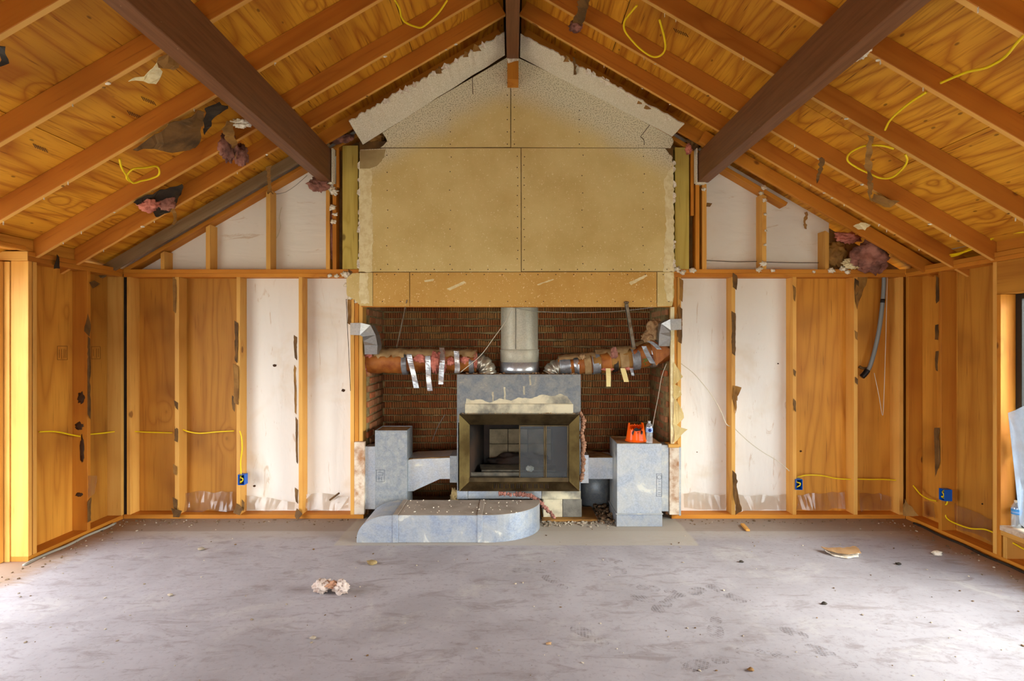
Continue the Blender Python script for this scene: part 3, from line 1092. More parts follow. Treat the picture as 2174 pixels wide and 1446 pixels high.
def slab_px(name, pts, mat, y=YD - 0.013, th=0.013, parent=None, rag=None, seed=1):
    P = [Vector((xs(px, y), 0, EYE - (py - VY) * y / F)) for px, py in pts]
    if rag:
        out = []
        n = len(P)
        rn = random.Random(seed)
        for i in range(n):
            a, b = P[i], P[(i + 1) % n]
            out.append(a)
            if i in rag:
                m = max(2, int((b - a).length / 0.022))
                nn = Vector((-(b - a).z, 0, (b - a).x)).normalized()
                for k in range(1, m):
                    out.append(a.lerp(b, k / m) + nn * rn.uniform(-rag[i], rag[i]))
        P = out
    P = [Vector((p.x, y, p.z)) for p in P]
    return prism(name, P, (0, th, 0), mat, parent if parent is not None else wc)


slab_px('drywall_panel', [(808, 313), (822, 300), (812, 282), (900, 225), (1083.5, 118), (1083.5, 312)], DRY, rag={0: .006, 1: .006}, seed=4)
slab_px('drywall_panel', [(1085, 312.5), (1085, 116), (1240, 188), (1425, 290), (1430, 300), (1424, 314)], DRY, rag={3: .006, 4: .006}, seed=6)
slab_px('drywall_panel', [(761, 577), (763, 350), (765, 318), (820, 315), (1105.5, 314.5), (1106, 577)], DRY, rag={0: .008, 1: .006}, seed=8)
slab_px('drywall_panel', [(1107.5, 576), (1107, 314.5), (1412, 315), (1428, 335), (1432, 576)], DRY, rag={2: .006, 3: .008}, seed=9)
slab_px('drywall_panel', [(735, 592), (748, 580), (791, 578.5), (791, 650), (765, 649), (752, 636), (737, 628)], DRY, rag={5: .006, 6: .006, 4: .005}, seed=10)
slab_px('drywall_panel', [(792, 578.5), (869, 578.5), (869, 650.5), (792, 650)], DRYB)
slab_px('drywall_panel', [(870.5, 578.5), (1394, 577.5), (1394, 652), (870.5, 650.5)], DRYB)
slab_px('drywall_panel', [(1395.5, 577.5), (1431, 577.5), (1431, 630), (1427, 650), (1395.5, 651)], DRY, rag={1: .005}, seed=12)
box('lintel_board', xs(768), xs(1426), YD + 0.002, YD + 0.05, 2.105, 2.145, LUM, wc, 'x')
box('backing_board', xs(764), xs(1428), YD + 0.002, YD + 0.02, 2.15, 3.75, KRAFTD, wc, 'x', 0)
# joint compound smears and the torn corner patch
for i, pts in enumerate([[(762, 352), (790, 352), (788, 420), (792, 500), (790, 577), (762, 577)], [(1410, 380), (1430, 345), (1431, 577), (1408, 577), (1414, 480)],
                         [(764, 579), (782, 579), (780, 600), (784, 645), (765, 645), (762, 610)], [(1412, 579), (1429, 579), (1428, 640), (1418, 640), (1410, 610)]]):
    slab_px('joint_compound', pts, MUD, YD - 0.0145, 0.0015, rag={0: .008, 1: .008, 2: .008, 3: .008, 4: .008}, seed=30 + i)
slab_px('torn_paper_patch', [(764, 319), (819, 317), (816, 334), (800, 352), (785, 358), (764, 358)], plain('grey_tan_paper', srgb(176, 154, 108), 0.9, 0, srgb(160, 136, 92), 6), YD - 0.0148, 0.0018, rag={1: .006, 2: .006, 3: .006}, seed=41)
for i, pts in enumerate([[(900, 595), (922, 592), (920, 597), (902, 599)], [(948, 613), (985, 597), (990, 600), (955, 617)], [(1335, 600), (1372, 583), (1375, 586), (1340, 606)], [(1140, 604), (1175, 592), (1176, 594), (1142, 606)]]):
    slab_px('scrape', pts, MUD, YD - 0.014, 0.001, rag={0: .003, 2: .003}, seed=50 + i)
# curled paper tears hanging along both edges
rn = random.Random(5)
for k in range(26):
    left = k < 12
    py = rn.uniform(345, 570)
    px = 762 if left else 1431
    sgn = -1 if left else 1
    w_, h_ = rn.uniform(3, 8), rn.uniform(4, 10)
    P = [PY(px - sgn * 2, py - h_, YD - .014), PY(px + sgn * w_ * .5, py - h_ * .4, YD - .02), PY(px + sgn * w_ * .6, py + h_ * .5, YD - .025), PY(px - sgn * 2, py + h_, YD - .014)]
    scrap('paper_tear', P, CHALK, wc, 0.001, 0.006, 60 + k, 0.003, 0.02)
# nail heads
bm = bmesh.new()
def nail_bm(px, py):
    p = PY(px, py, YD - 0.0135)
    r = bmesh.ops.create_cone(bm, cap_ends=True, segments=6, radius1=0.0055, radius2=0.0055, depth=0.002)
    for v in r['verts']:
        v.co = Vector((v.co.x, v.co.z, v.co.y)) + p
for py in range(330, 570, 22):
    for px in (1099, 1113):
        nail_bm(px + rn.uniform(-1, 1), py + rn.uniform(-4, 4))
for py in range(330, 570, 38):
    for px in (822, 956, 1236, 1366):
        nail_bm(px + rn.uniform(-2, 2), py + rn.uniform(-5, 5))
for px in range(800, 1425, 38):
    nail_bm(px, 583); nail_bm(px + 8, 572); nail_bm(px + 12, 640)
for py in range(150, 310, 26):
    nail_bm(1077, py); nail_bm(1092, py)
    nail_bm(956, max(py, 235)); nail_bm(1230, max(py, 235))
o = link('nail_heads', bm_mesh('nail_heads', bm), NAILM, wc)
o['kind'] = 'stuff'
# sagging remnants of the ceiling drywall above the gable panels
for s, (I0l, I1l, I0u, I1u, xe) in ((-1, (108, 122, 60, 62, 1.48)), (1, (112, 92, 62, 52, 1.58))):
    n, m = 60, 5
    vs, fs = [], []
    rn2 = random.Random(11 + s)
    for i in range(n + 1):
        t = i / n
        ax = 0.075 + (xe - 0.075) * t
        zl = EYE + (VY - (I0l + (I1l - I0l) * t)) * 5.63 / F - SL * ax
        Iu = I0u + (I1u - I0u) * t
        yu = (ZR - 0.016 - EYE) * F / (VY - Iu)
        zu = ZR - 0.016 - SL * ax
        jg = rn2.uniform(-0.03, 0.03) * (1.0 if s < 0 else 0.55) + 0.025 * noise.noise(Vector((ax * 4, s, 0)))
        for j in range(m + 1):
            u = j / m
            yy = 5.63 + (yu + jg - 5.63) * u
            zz = zl + (zu - zl) * u + 0.006 * noise.noise(Vector((ax * 6, u * 3, s)))
            xx = s * (ax + (0.05 * u * t if s < 0 else 0.0))
            vs.append(Vector((xx, yy, zz)))
    N = len(vs)
    vs += [v + Vector((0, 0.004, 0.013)) for v in vs]
    for i in range(n):
        for j in range(m):
            q = i * (m + 1) + j
            f = (q, q + 1, q + m + 2, q + m + 1)
            fs.append(f); fs.append(tuple(N + a for a in f[::-1]))
        q = i * (m + 1) + m
        fs.append((q, q + m + 1, N + q + m + 1, N + q))
        q = i * (m + 1)
        fs.append((q + m + 1, q, N + q, N + q + m + 1))
    for i in (0, n):
        for j in range(m):
            q = i * (m + 1) + j
            fs.append((q, q + 1, N + q + 1, N + q))
    me = mesh('ceiling_remnant', vs, fs)
    bm = bmesh.new(); bm.from_mesh(me); bmesh.ops.recalc_face_normals(bm, faces=bm.faces); bm.to_mesh(me); bm.free()
    o = link('ceiling_remnant', me, POP, wc)
    for k in range(12):
        t = rn2.random()
        ax = 0.12 + (xe - 0.2) * t
        zz = ZR - 0.02 - SL * ax
        c = Vector((s * ax, 5.30, zz))
        w_ = rn2.uniform(.02, .05)
        scrap('paper_tear', [c + Vector((-w_, 0, -.015)), c + Vector((-w_ * .4, -.02, .03)), c + Vector((w_ * .5, -.02, .015)), c + Vector((w_, 0, -.02))], CHALK if k % 3 else KRAFT, wc, .002, .012, 100 + k + 20 * s, .006, .025)
# cracks in the gable panel
tube('crack', [PY(1380, 264, YD - .0135), PY(1374, 272, YD - .0135), PY(1365, 284, YD - .0135), PY(1360, 290, YD - .0135), PY(1367, 297, YD - .0135), PY(1368, 308, YD - .0135)], 0.003, INK, wc, 5, sm=2)
tube('crack', [PY(1003, 140, YD - .0135), PY(1003, 170, YD - .0135), PY(1004, 200, YD - .0135)], 0.003, INK, wc, 5, sm=2)

# ================================================================== THINGS AT THE FIREPLACE
# ---- the metal fireplace
YF = 5.62
fx0, fx1 = xs(970, YF), xs(1233, YF)
fz1 = EYE - (795 - VY) * YF / F
fz0 = EYE - (1060 - VY) * YF / F
ox0, ox1 = xs(996, YF), xs(1207, YF)               # fire opening
oz1, oz0 = EYE - (902 - VY) * YF / F, EYE - (1021 - VY) * YF / F
fp = thing('fireplace', 'grey sheet metal fireplace with tarnished brass door frame and dusty glass', 'fireplace', ((fx0 + fx1) / 2, YF, fz0))
box('front_sheet', fx0, fx1, YF, YF + 0.012, oz1 + 0.02, fz1, HOOD, fp, 'x')
box('side_sheet', fx0, fx0 + 0.012, YF + 0.013, 6.3, fz0, fz1, GALVD, fp, 'y')
box('side_sheet', fx1 - 0.012, fx1, YF + 0.013, 6.3, fz0, fz1, GALVD, fp, 'y')
box('top_sheet', fx0 + 0.013, fx1 - 0.013, YF + 0.013, 6.3, fz1 - 0.014, fz1 - 0.002, DUSTY, fp, 'x')
box('base_sheet', fx0, xs(993, YF), YF, YF + 0.3, fz0, EYE - (1042 - VY) * YF / F, GALV, fp, 'x')
box('base_sheet', xs(993.5, YF), xs(1150, YF), YF + .004, YF + 0.3, fz0 + .003, EYE - (1042 - VY) * YF / F, GALV, fp, 'x')
box('base_sheet', xs(1150.5, YF), fx1, YF, YF + 0.3, fz0, EYE - (1042 - VY) * YF / F, BLOCKP, fp, 'x')
# the plaster smeared ledge above the doors
led = box('ledge', xs(987, YF - .03), xs(1217, YF - .03), YF - 0.03, YF - 0.001, EYE - (880 - VY) * YF / F, EYE - (857 - VY) * YF / F, BLOCKP, fp, 'x', 0.006)
slab_px('plaster_smear', [(988, 858), (990, 846), (1005, 850), (1020, 848), (1040, 855), (1060, 846), (1085, 851), (1100, 844), (1130, 846), (1150, 838), (1175, 841), (1190, 836), (1205, 842), (1216, 858)], BLOCKP, YF - 0.003, 0.003, led, rag={i: .004 for i in range(13)}, seed=71)
for px, a, b in [(1125, 797, 818), (1071, 822, 850), (1112, 820, 838), (1046, 832, 853)]:
    slab_px('drip', [(px - 2, a), (px + 2, a), (px + 3, b), (px - 1, b)], BLOCKP, YF - 0.002, 0.002, led, rag={1: .003, 3: .003}, seed=px)
# door surround: four mitred bevels
YO, YI = 5.50, 5.60
def pz(py, y): return EYE - (py - VY) * y / F
O = [Vector((xs(975, YO), YO, pz(880, YO))), Vector((xs(1230, YO), YO, pz(880, YO))), Vector((xs(1230, YO), YO, pz(1043, YO))), Vector((xs(975, YO), YO, pz(1043, YO)))]
I = [Vector((xs(997, YI), YI, pz(902, YI))), Vector((xs(1208, YI), YI, pz(902, YI))), Vector((xs(1208, YI), YI, pz(1022, YI))), Vector((xs(997, YI), YI, pz(1022, YI)))]
bk = Vector((0, 0.02, 0))
surround = None
for k, m in enumerate([BRASSD, BRASS, BRASSD, BRASS]):
    a, b, c, d = O[k], O[(k + 1) % 4], I[(k + 1) % 4], I[k]
    vs = [a, b, c, d, a + Vector((0, YF - YO, 0)), b + Vector((0, YF - YO, 0)), c + bk, d + bk]
    cc = sum(vs, Vector()) / 8
    o = link('frame_side', mesh('frame_side', [v - cc for v in vs], [(0, 1, 2, 3), (7, 6, 5, 4), (0, 4, 5, 1), (1, 5, 6, 2), (2, 6, 7, 3), (3, 7, 4, 0)]), m, fp, Matrix.Translation(cc))
    me = o.data
    bm = bmesh.new(); bm.from_mesh(me); bmesh.ops.recalc_face_normals(bm, faces=bm.faces); bm.to_mesh(me); bm.free()
    if k == 2:
        surround = o
# air slots in the lower bevel
for i in range(30):
    px = 1046 + i * 4.0 + (1.5 if i > 14 else 0)
    t0, t1 = 0.30, 0.72
    y0 = YI + (YO - YI) * t0; y1 = YI + (YO - YI) * t1
    z0 = I[2].z + (O[2].z - I[2].z) * t0; z1 = I[2].z + (O[2].z - I[2].z) * t1
    dirv = (Vector((0, y1, z1)) - Vector((0, y0, z0))).normalized()
    nv = Vector((0, dirv.z, -dirv.y)); nv = nv if nv.y < 0 else -nv
    c = Vector((xs(px, (y0 + y1) / 2), (y0 + y1) / 2, (z0 + z1) / 2)) + nv * 0.0005
    link('air_slot', cuboid('air_slot', 0.007, (Vector((0, y1, z1)) - Vector((0, y0, z0))).length, 0.003), SOOT if i % 3 else BRASS, surround, frame_matrix(c, (1, 0, 0), nv))
# firebox
fb0, fb1 = 6.15, 6.17
box('firebox_back', ox0 + .06, ox1 - .06, fb0, fb1, oz0 - 0.02, oz1, SOOT, fp, 'x')
bpan = [(1041, 912), (1168, 912), (1168, 975), (1041, 975)]
for a, b, c_, d_ in [(1039, 1078, 911, 942), (1079, 1120, 911, 942), (1121, 1170, 911, 942), (1039, 1078, 943, 976), (1079, 1120, 943, 976), (1121, 1170, 943, 976)]:
    yy = 6.10
    box('refractory_panel', xs(a, yy), xs(b, yy), yy, yy + 0.045, pz(d_, yy), pz(c_, yy), FIREB, fp, 'x', 0.003)
for s, xa in ((1, ox0), (-1, ox1)):
    v = [Vector((xa, YI + .02, oz0 - .02)), Vector((xa + s * .12, fb0, oz0 - .02)), Vector((xa + s * .12, fb0, oz1)), Vector((xa, YI + .02, oz1))]
    prism('firebox_side', v, (-s * 0.01, 0, 0), SOOT, fp)
box('firebox_floor', ox0 - .02, ox1 + .02, YI + .02, fb0, oz0 - 0.04, oz0 - 0.02, SOOT, fp, 'x')
box('firebox_top', ox0 - .02, ox1 + .02, YI + .02, fb0, oz1, oz1 + 0.02, SOOT, fp, 'x')
box('ember_rail', ox0 + .01, ox1 - .01, 5.68, 5.70, pz(1010, 5.7), pz(1002, 5.7), STEELD, fp, 'x')
prism('ash_grate', [PY(1022, 1002, 5.75), PY(1180, 1002, 5.75), PY(1180, 990, 5.90), PY(1018, 990, 5.90)], (0, 0, 0.02), STEELD, fp, 0.003)
blob('ash_heap', Vector((0.07, 6.02, oz0 + 0.10)), (0.30, 0.07, 0.10), SOOT, fp, 5, 0.3)
box('sill_strip', ox0, ox1, YI - 0.005, YI + .06, pz(1024, YI), pz(1014, YI), BRASSD, fp, 'x')
# folding glass doors on the right half
for a, b in [(1102, 1157), (1158, 1207)]:
    y = YI + 0.012
    x0, x1, z0, z1 = xs(a, y), xs(b, y), pz(1021, y), pz(903, y)
    dr = box('glass_door', x0 + .012, x1 - .012, y + .004, y + .008, z0 + .012, z1 - .012, DGLASS, fp, 'z', 0)
    for q in [(x0, x0 + .012, z0, z1), (x1 - .012, x1, z0, z1)]:
        box('door_rail', q[0], q[1], y, y + .014, q[2], q[3], BRASSD, dr, 'z')
    for q in [(x0 + .012, x1 - .012, z0, z0 + .012), (x0 + .012, x1 - .012, z1 - .012, z1)]:
        box('door_rail', q[0], q[1], y, y + .014, q[2], q[3], BRASSD, dr, 'x')
o = blob('plaster_lump', PY(1125, 995, 5.73), (0.038, 0.03, 0.028), CHALK, None, 9, 0.3)
tag(o, 'pale plaster lump seen through the fireplace glass', 'plaster')
# fibreglass squeezed out around the fireplace
def fuzz(name, pts, r, mat, label, cat='insulation', seed=0, n=12, sub=10):
    path = smooth_path(pts, 4)
    t_ = thing(name, label, cat, path[-1], 'fibreglass round the fireplace')
    rn_ = random.Random(seed)
    for k, p in enumerate(path):
        j = Vector((rn_.uniform(-1, 1), rn_.uniform(-.5, .5), rn_.uniform(-1, 1))) * r * .35
        blob('tuft', p + j, (r * rn_.uniform(.9, 1.4), r * .8, r * rn_.uniform(1.0, 1.6)), mat, t_, seed * 50 + k, .6, 2.6, 3)
    return t_


fuzz('fibreglass_strip', [PY(1234, 880, 5.6), PY(1239, 900, 5.58), PY(1235, 925, 5.59), PY(1240, 945, 5.58), PY(1236, 965, 5.59), PY(1238, 990, 5.6), PY(1234, 1020, 5.61)], 0.017, WOOL2, 'tan fibreglass squeezed out along the right edge of the brass frame', seed=1)
fuzz('fibreglass_strip', [PY(1060, 1047, 5.52), PY(1085, 1050, 5.50), PY(1110, 1050, 5.49), PY(1132, 1055, 5.48), PY(1150, 1070, 5.48), PY(1165, 1085, 5.48), PY(1176, 1098, 5.50)], 0.014, PINKD, 'pink fibreglass strand trailing down below the brass frame', seed=2)
# blocks the fireplace stands on
for i, (a, b, m, lab) in enumerate([(1153, 1194, BLOCKP, 'plaster smeared concrete block under the fireplace'), (1194.5, 1235, BLOCK, 'dark grey concrete block under the right fireplace corner')]):
    y = 5.63
    o = box('concrete_block', xs(a, y), xs(b, y), y, y + 0.4, 0.025, fz0 - 0.002, m, None, 'x', 0.004)
    tag(o, lab, 'block', 'blocks under the fireplace')
o = box('plywood_offcut', xs(1150, 5.58), xs(1268, 5.58), 5.56, 6.0, 0.002, 0.023, KRAFT, None, 'x')
tag(o, 'thin dusty board lying under the concrete blocks', 'board')
o = box('concrete_block', fx0 + .02, fx0 + .3, 5.75, 6.2, 0.002, fz0 - .002, BLOCK, None, 'x', 0.004)
tag(o, 'concrete block deep under the left end of the fireplace', 'block', 'blocks under the fireplace')

# ---- flue
fcx, fcy = 0.074, 5.97
fl = thing('flue_pipe', 'wide round metal flue rising from the fireplace top', 'flue', (fcx, fcy, fz1))
lathe('lower_collar', [(0, 0.001), (0.203, 0.001), (0.206, 0.03), (0.204, 0.11), (0.19, 0.115)], GALVB, fl, (fcx, fcy, fz1), 48)
lathe('band', [(0.190, 0.10), (0.2, 0.116), (0.203, 0.12), (0.203, 0.235), (0.198, 0.245)], FLUE, fl, (fcx, fcy, fz1), 48)
pipe = lathe('pipe', [(0.195, 0.235), (0.195, 1.12)], FLUE, fl, (fcx, fcy, fz1), 48)
box('seam', fcx - 0.045, fcx - 0.04, fcy - 0.196, fcy - 0.188, fz1 + 0.25, fz1 + 1.1, STEELD, pipe, 'z', 0)
tube('seam', [Vector((fcx + 0.203 * math.cos(a), fcy + 0.203 * math.sin(a), fz1 + 0.236)) for a in [math.pi + k * math.pi / 16 for k in range(17)]], 0.004, FLUE, pipe, 6, sm=2)

# ---- floor plenum: rounded duct lying in front of the hearth
pl = thing('floor_duct', 'wide rounded galvanized duct lying on the floor before the fireplace', 'duct', (-0.5, 5.2, 0))
HZ = 0.24
def plan(t):
    """plan outline of the right-hand elbow, quarter ellipse from front to back"""
    a = t * math.pi / 2
    return Vector((-0.24 + 0.50 * math.sin(a), 5.42 - 0.44 * math.cos(a), 0))
right = [plan(k / 14) for k in range(15)]
# right elbow (plan curve), body, left drop elbow
poly = [Vector((-0.28, 4.98, 0))] + right + [Vector((0.255, 5.46, 0)), Vector((-0.28, 5.46, 0))]
o = prism('elbow', [p + Vector((0, 0, .001)) for p in poly], (0, 0, HZ - .001), PLENUM, pl, 0.003)
prism('top_dust', [p * 1.0 + Vector((0, 0.004, HZ)) for p in poly], (0, 0, 0.002), DUSTG, o)
box('trunk', -1.03, -0.282, 4.98, 5.46, 0.001, HZ, PLENUM, pl, 'x', 0.003)
td = box('top_dust', -1.03, -0.282, 4.985, 5.46, HZ + .0003, HZ + 0.002, DUSTG, pl, 'x', 0)
prof = [Vector((-1.032, 4.98, 0.001)), Vector((-1.032, 4.98, HZ))]
for k in range(0, 13):
    a = k / 12 * math.pi / 2
    prof.append(Vector((-1.06 - 0.305 * math.sin(a), 4.98, 0.012 + (HZ - 0.012) * math.cos(a) ** 0.8 if k < 12 else 0.012)))
prof.append(Vector((-1.362, 4.98, 0.001)))
prism('drop_elbow', prof, (0, 0.48, 0), PLENUM, pl, 0.0)
for xc in (-1.025, -0.285):
    bnd = box('joint_band', xc - 0.022, xc + 0.022, 4.973, 4.981, 0.002, HZ + .004, PLENUM, pl, 'z')
    box('joint_band', xc - 0.022, xc + 0.022, 4.981, 5.46, HZ + 0.0025, HZ + 0.007, DUSTG, pl, 'y')

# ---- left upright duct with its arm
ld = thing('upright_duct', 'tall narrow galvanized duct box left of the fireplace', 'duct', (-1.2, 5.75, 0), 'upright ducts beside the fireplace')
lx0, lx1 = xs(796, 5.6), xs(864, 5.6)
lz = pz(915, 5.6)
bd = box('duct_body', lx0, lx1, 5.60, 5.92, 0.001, lz - .006, GALVD, ld, 'z', 0.002)
for q in [(lx0, lx1, 5.60, 5.606), (lx0, lx1, 5.914, 5.92), (lx0, lx0 + .006, 5.606, 5.914), (lx1 - .006, lx1, 5.606, 5.914)]:
    box('rim', q[0], q[1], q[2], q[3], lz - .006, lz + .004, GALVD, bd, 'x', 0)
box('top_dust', lx0 + .007, lx1 - .007, 5.607, 5.913, lz - .0058, lz - .003, DUSTY, bd, 'x', 0)
box('side_flange', xs(775, 5.64), lx0 - .001, 5.64, 5.80, 0.10, pz(948, 5.64), GALV, ld, 'z')
# arm
poly = [PY(866, 977, 5.66), PY(877, 975, 5.66), PY(934, 973, 5.66), PY(955, 972, 5.66), PY(955, 1017, 5.66), PY(934, 1017, 5.66), PY(877, 1043, 5.66), PY(866, 1043, 5.66)]
arm = prism('arm', poly, (0, 0.30, 0.02), GALVB, ld)
prism('top_dust', [PY(868, 976, 5.67), PY(955, 971, 5.67), PY(957, 966, 5.95), PY(930, 962, 5.95), PY(875, 968, 5.95)], (0, 0, 0.008), DUSTY, arm)
box('collar', xs(955, 5.65), fx0 - .002, 5.65, 5.97, pz(1025, 5.65), pz(968, 5.65), GALVD, ld, 'z')
# pressed stamp on the face: square outline with strokes
def stamp_box(parent, px0, px1, py0, py1, y, mat, strokes, name='stamp', w=0.004):
    for a, b in [((px0, py0), (px1, py0)), ((px1, py0), (px1, py1)), ((px1, py1), (px0, py1)), ((px0, py1), (px0, py0))] + strokes:
        A, B = PY(*a, y), PY(*b, y)
        board(name, A, B, 0.0015, w, mat, parent, up=Vector((0, -1, 0)).cross((B - A).normalized()), bev=0)
stamp_box(bd, 799, 816, 998, 1023, 5.599, EMBOSS, [((802, 1003), (812, 1003)), ((803, 1008), (813, 1009)), ((802, 1016), (808, 1016)), ((804, 1012), (804, 1020)), ((810, 1012), (810, 1020)), ((813, 1003), (813, 1009))], w=0.003)
o = box('painted_board', xs(753, 5.62), xs(774.5, 5.62), 5.60, 5.659, 0.06, pz(938, 5.62), PEEL, None, 'z', 0.003)
tag(o, 'short board with peeling white paint left of the galvanized duct', 'board')

# ---- right upright duct with its arm
rd = thing('upright_duct', 'broad galvanized duct box under the orange pail and bottle', 'duct', (1.2, 5.6, 0), 'upright ducts beside the fireplace')
rx0, rx1 = xs(1310, 5.42), xs(1405, 5.42)
rz = pz(942, 5.42)
bd = box('duct_body', rx0, rx1, 5.42, 5.83, 0.10, rz, GALV, rd, 'z', 0.003)
box('top_dust', rx0 + .006, rx1 - .006, 5.428, 5.828, rz + .0003, rz + .003, DUSTY, bd, 'x', 0)
box('foot_collar', rx0 - .004, rx1 + .004, 5.414, 5.84, 0.001, 0.118, PLENUM, rd, 'x', 0.002)
box('foot_lip', rx0 - .014, rx1 + .010, 5.404, 5.85, 0.119, 0.127, GALV, rd, 'x', 0.002)
stamp_box(bd, 1394, 1405, 1006, 1054, 5.419, EMBOSS, [((1397, 1036), (1403, 1036)), ((1397, 1040), (1403, 1040)), ((1397, 1046), (1403, 1046)), ((1397, 1050), (1403, 1050)), ((1398, 1022), (1402, 1022)), ((1398, 1028), (1402, 1028))], w=0.003)
tube('stamp', [PY(1400 + 4.5 * math.cos(a), 1013 + 4.5 * math.sin(a), 5.419) for a in [k * math.pi / 8 for k in range(17)]], 0.0015, EMBOSS, bd, 5, sm=2)
poly = [PY(1250, 972, 5.66), PY(1302, 972, 5.66), PY(1302, 1017, 5.66), PY(1250, 1017, 5.66)]
arm = prism('arm', poly, (0, 0.30, 0.0), GALV, rd)
prism('top_dust', [PY(1251, 971.5, 5.67), PY(1302, 971.5, 5.67), PY(1290, 963, 5.95), PY(1245, 957, 5.95)], (0, 0, 0.006), DUSTY, arm)
box('collar', fx1 + .002, xs(1250, 5.65), 5.65, 5.97, pz(1026, 5.65), pz(966, 5.65), GALVB, rd, 'z')
box('side_flange', rx1 + .002, xs(1420, 5.6), 5.60, 5.78, 0.09, pz(945, 5.6), GALV, rd, 'z')
o = lathe('round_duct', [(0, 0.001), (0.17, 0.001), (0.17, 0.38), (0.0, 0.38)], GALVD, None, (0.90, 6.2, 0.0), 32)
tag(o, 'dark round duct standing in shadow behind the right duct arm', 'duct')
pb = thing('patched_board', 'short board smeared with mortar beside the right duct', 'board', (xs(1431, 5.6), 5.62, 0.06))
box('board_length', xs(1420.5, 5.6), xs(1441, 5.6), 5.59, 5.655, 0.06, pz(950, 5.6), PEEL, pb, 'z', 0.003)
box('board_cap', xs(1418, 5.6), xs(1441, 5.6), 5.58, 5.72, pz(950, 5.6) + .001, pz(943, 5.6), STUD, pb, 'x')
box('metal_edge', xs(1441.5, 5.6), xs(1446, 5.6), 5.60, 5.655, 0.05, pz(950, 5.6), GALV, pb, 'z', 0)

# ---- insulated branch ducts
def wrap(name, pts, r, mat, parent, seed, amp=0.12, n=28, sm=10, fq=14):
    return tube(name, pts, r, mat, parent, n, sm=sm, fn=lambda i, a, rr, p: rr * (1 + amp * noise.fractal(Vector((p.x * fq, math.cos(a) * 1.6 + seed, math.sin(a) * 1.6)), 0.9, 2.0, 3)))


def band(name, c, axis, r, w, mat, parent, seed=0, amp=0.05):
    axis = Vector(axis).normalized()
    return wrap(name, [Vector(c) - axis * w / 2, Vector(c), Vector(c) + axis * w / 2], r, mat, parent, seed, amp, sm=3)


ELB = galv('elbow_sheet', srgb(166, 162, 150), srgb(170, 156, 128), 0.2, rough=0.35, metal=0.7)
YDU = 5.86
id_l = thing('insulated_duct', 'sagging kraft and foil wrapped duct on the left of the flue', 'duct', PY(905, 766, YDU), 'insulated branch ducts')
L0, L1 = PY(782, 769, YDU), PY(1008, 768, YDU)
wrap('kraft_wrap', [L0, PY(810, 767, YDU), PY(858, 768, YDU)], 0.120, KRAFTO, id_l, 1, 0.08)
wrap('kraft_wrap', [PY(856, 768, YDU), PY(905, 767, YDU), PY(955, 767, YDU), PY(1012, 769, YDU)], 0.106, KRAFTO, id_l, 2, 0.10)
ax = Vector((1, 0, 0))
# dusty upper skins: half shells over the top
def half_shell(name, p0, p1, r, mat, parent, seed, a0=0.05, a1=0.98, n=16, m=14):
    vs, fs = [], []
    for i in range(m + 1):
        c = Vector(p0).lerp(Vector(p1), i / m)
        ee = 0.12 * noise.noise(Vector((i * 0.7, seed, 0)))
        for k in range(n + 1):
            a = math.pi * (a0 + ee + (a1 - a0) * k / n)
            rr = r * (1 + 0.10 * noise.fractal(Vector((c.x * 16, math.cos(a) * 2 + seed, math.sin(a) * 2)), .9, 2, 3))
            vs.append(c + Vector((0, -math.cos(a) * rr, math.sin(a) * rr)))
    for i in range(m):
        for k in range(n):
            q = i * (n + 1) + k
            fs.append((q, q + 1, q + n + 2, q + n + 1))
    o = link(name, mesh(name, vs, fs), mat, parent, None, True)
    return o
half_shell('dusty_top', PY(800, 767, YDU), PY(862, 768, YDU), 0.138, KRAFTT, id_l, 4, 0.12, 1.0)
half_shell('dusty_top', PY(858, 767, YDU), PY(935, 767, YDU), 0.127, KRAFTT, id_l, 5, 0.16, 1.0)
half_shell('dusty_top', PY(938, 767, YDU), PY(1012, 768, YDU), 0.125, KRAFTT, id_l, 6, 0.14, 1.0)
blob('insulation_tuft', PY(785, 752, YDU - .03), (0.06, 0.10, 0.07), PINK, id_l, 31, 0.4)
blob('insulation_tuft', PY(777, 775, YDU - .02), (0.03, 0.09, 0.09), PINK, id_l, 32, 0.4)
blob('insulation_tuft', PY(893, 762, YDU - .10), (0.07, 0.035, 0.04), PINK, id_l, 33, 0.45)
blob('insulation_tuft', PY(923, 769, YDU - .105), (0.055, 0.03, 0.10), PINK, id_l, 34, 0.45)
blob('insulation_tuft', PY(943, 770, YDU - .09), (0.02, 0.03, 0.10), PINK, id_l, 35, 0.45)
blob('insulation_tuft', PY(957, 767, YDU - .10), (0.04, 0.03, 0.04), PINK, id_l, 36, 0.45)
blob('insulation_tuft', PY(985, 764, YDU - .10), (0.05, 0.03, 0.035), PINK, id_l, 37, 0.45)
blob('insulation_tuft', PY(1010, 766, YDU - .06), (0.02, 0.06, 0.08), PINK, id_l, 38, 0.45)
band('tape_band', PY(861, 770, YDU), ax, 0.124, 0.05, DUCTT, id_l, 3)
band('tape_band', PY(1002, 772, YDU), ax, 0.112, 0.05, DUCTT, id_l, 5)
def ribbon(name, pts, w, mat, parent):
    """hanging tape: flat ribbon with thickness through pts"""
    pts = smooth_path(pts, 5)
    vs, fs = [], []
    for i, p in enumerate(pts):
        tw = 0.25 * math.sin(i * 0.5 + pts[0].x * 30)
        s = Vector((math.cos(tw), math.sin(tw), 0)) * w / 2
        nn = Vector((0, 0.0012, 0))
        vs += [p - s - nn, p + s - nn, p + s + nn, p - s + nn]
    for i in range(len(pts) - 1):
        for j in range(4):
            a = i * 4 + j; b = i * 4 + (j + 1) % 4
            fs.append((a, b, b + 4, a + 4))
    fs.append((3, 2, 1, 0)); q = (len(pts) - 1) * 4; fs.append((q, q + 1, q + 2, q + 3))
    return link(name, mesh(name, vs, fs), mat, parent)
YT = YDU - 0.135
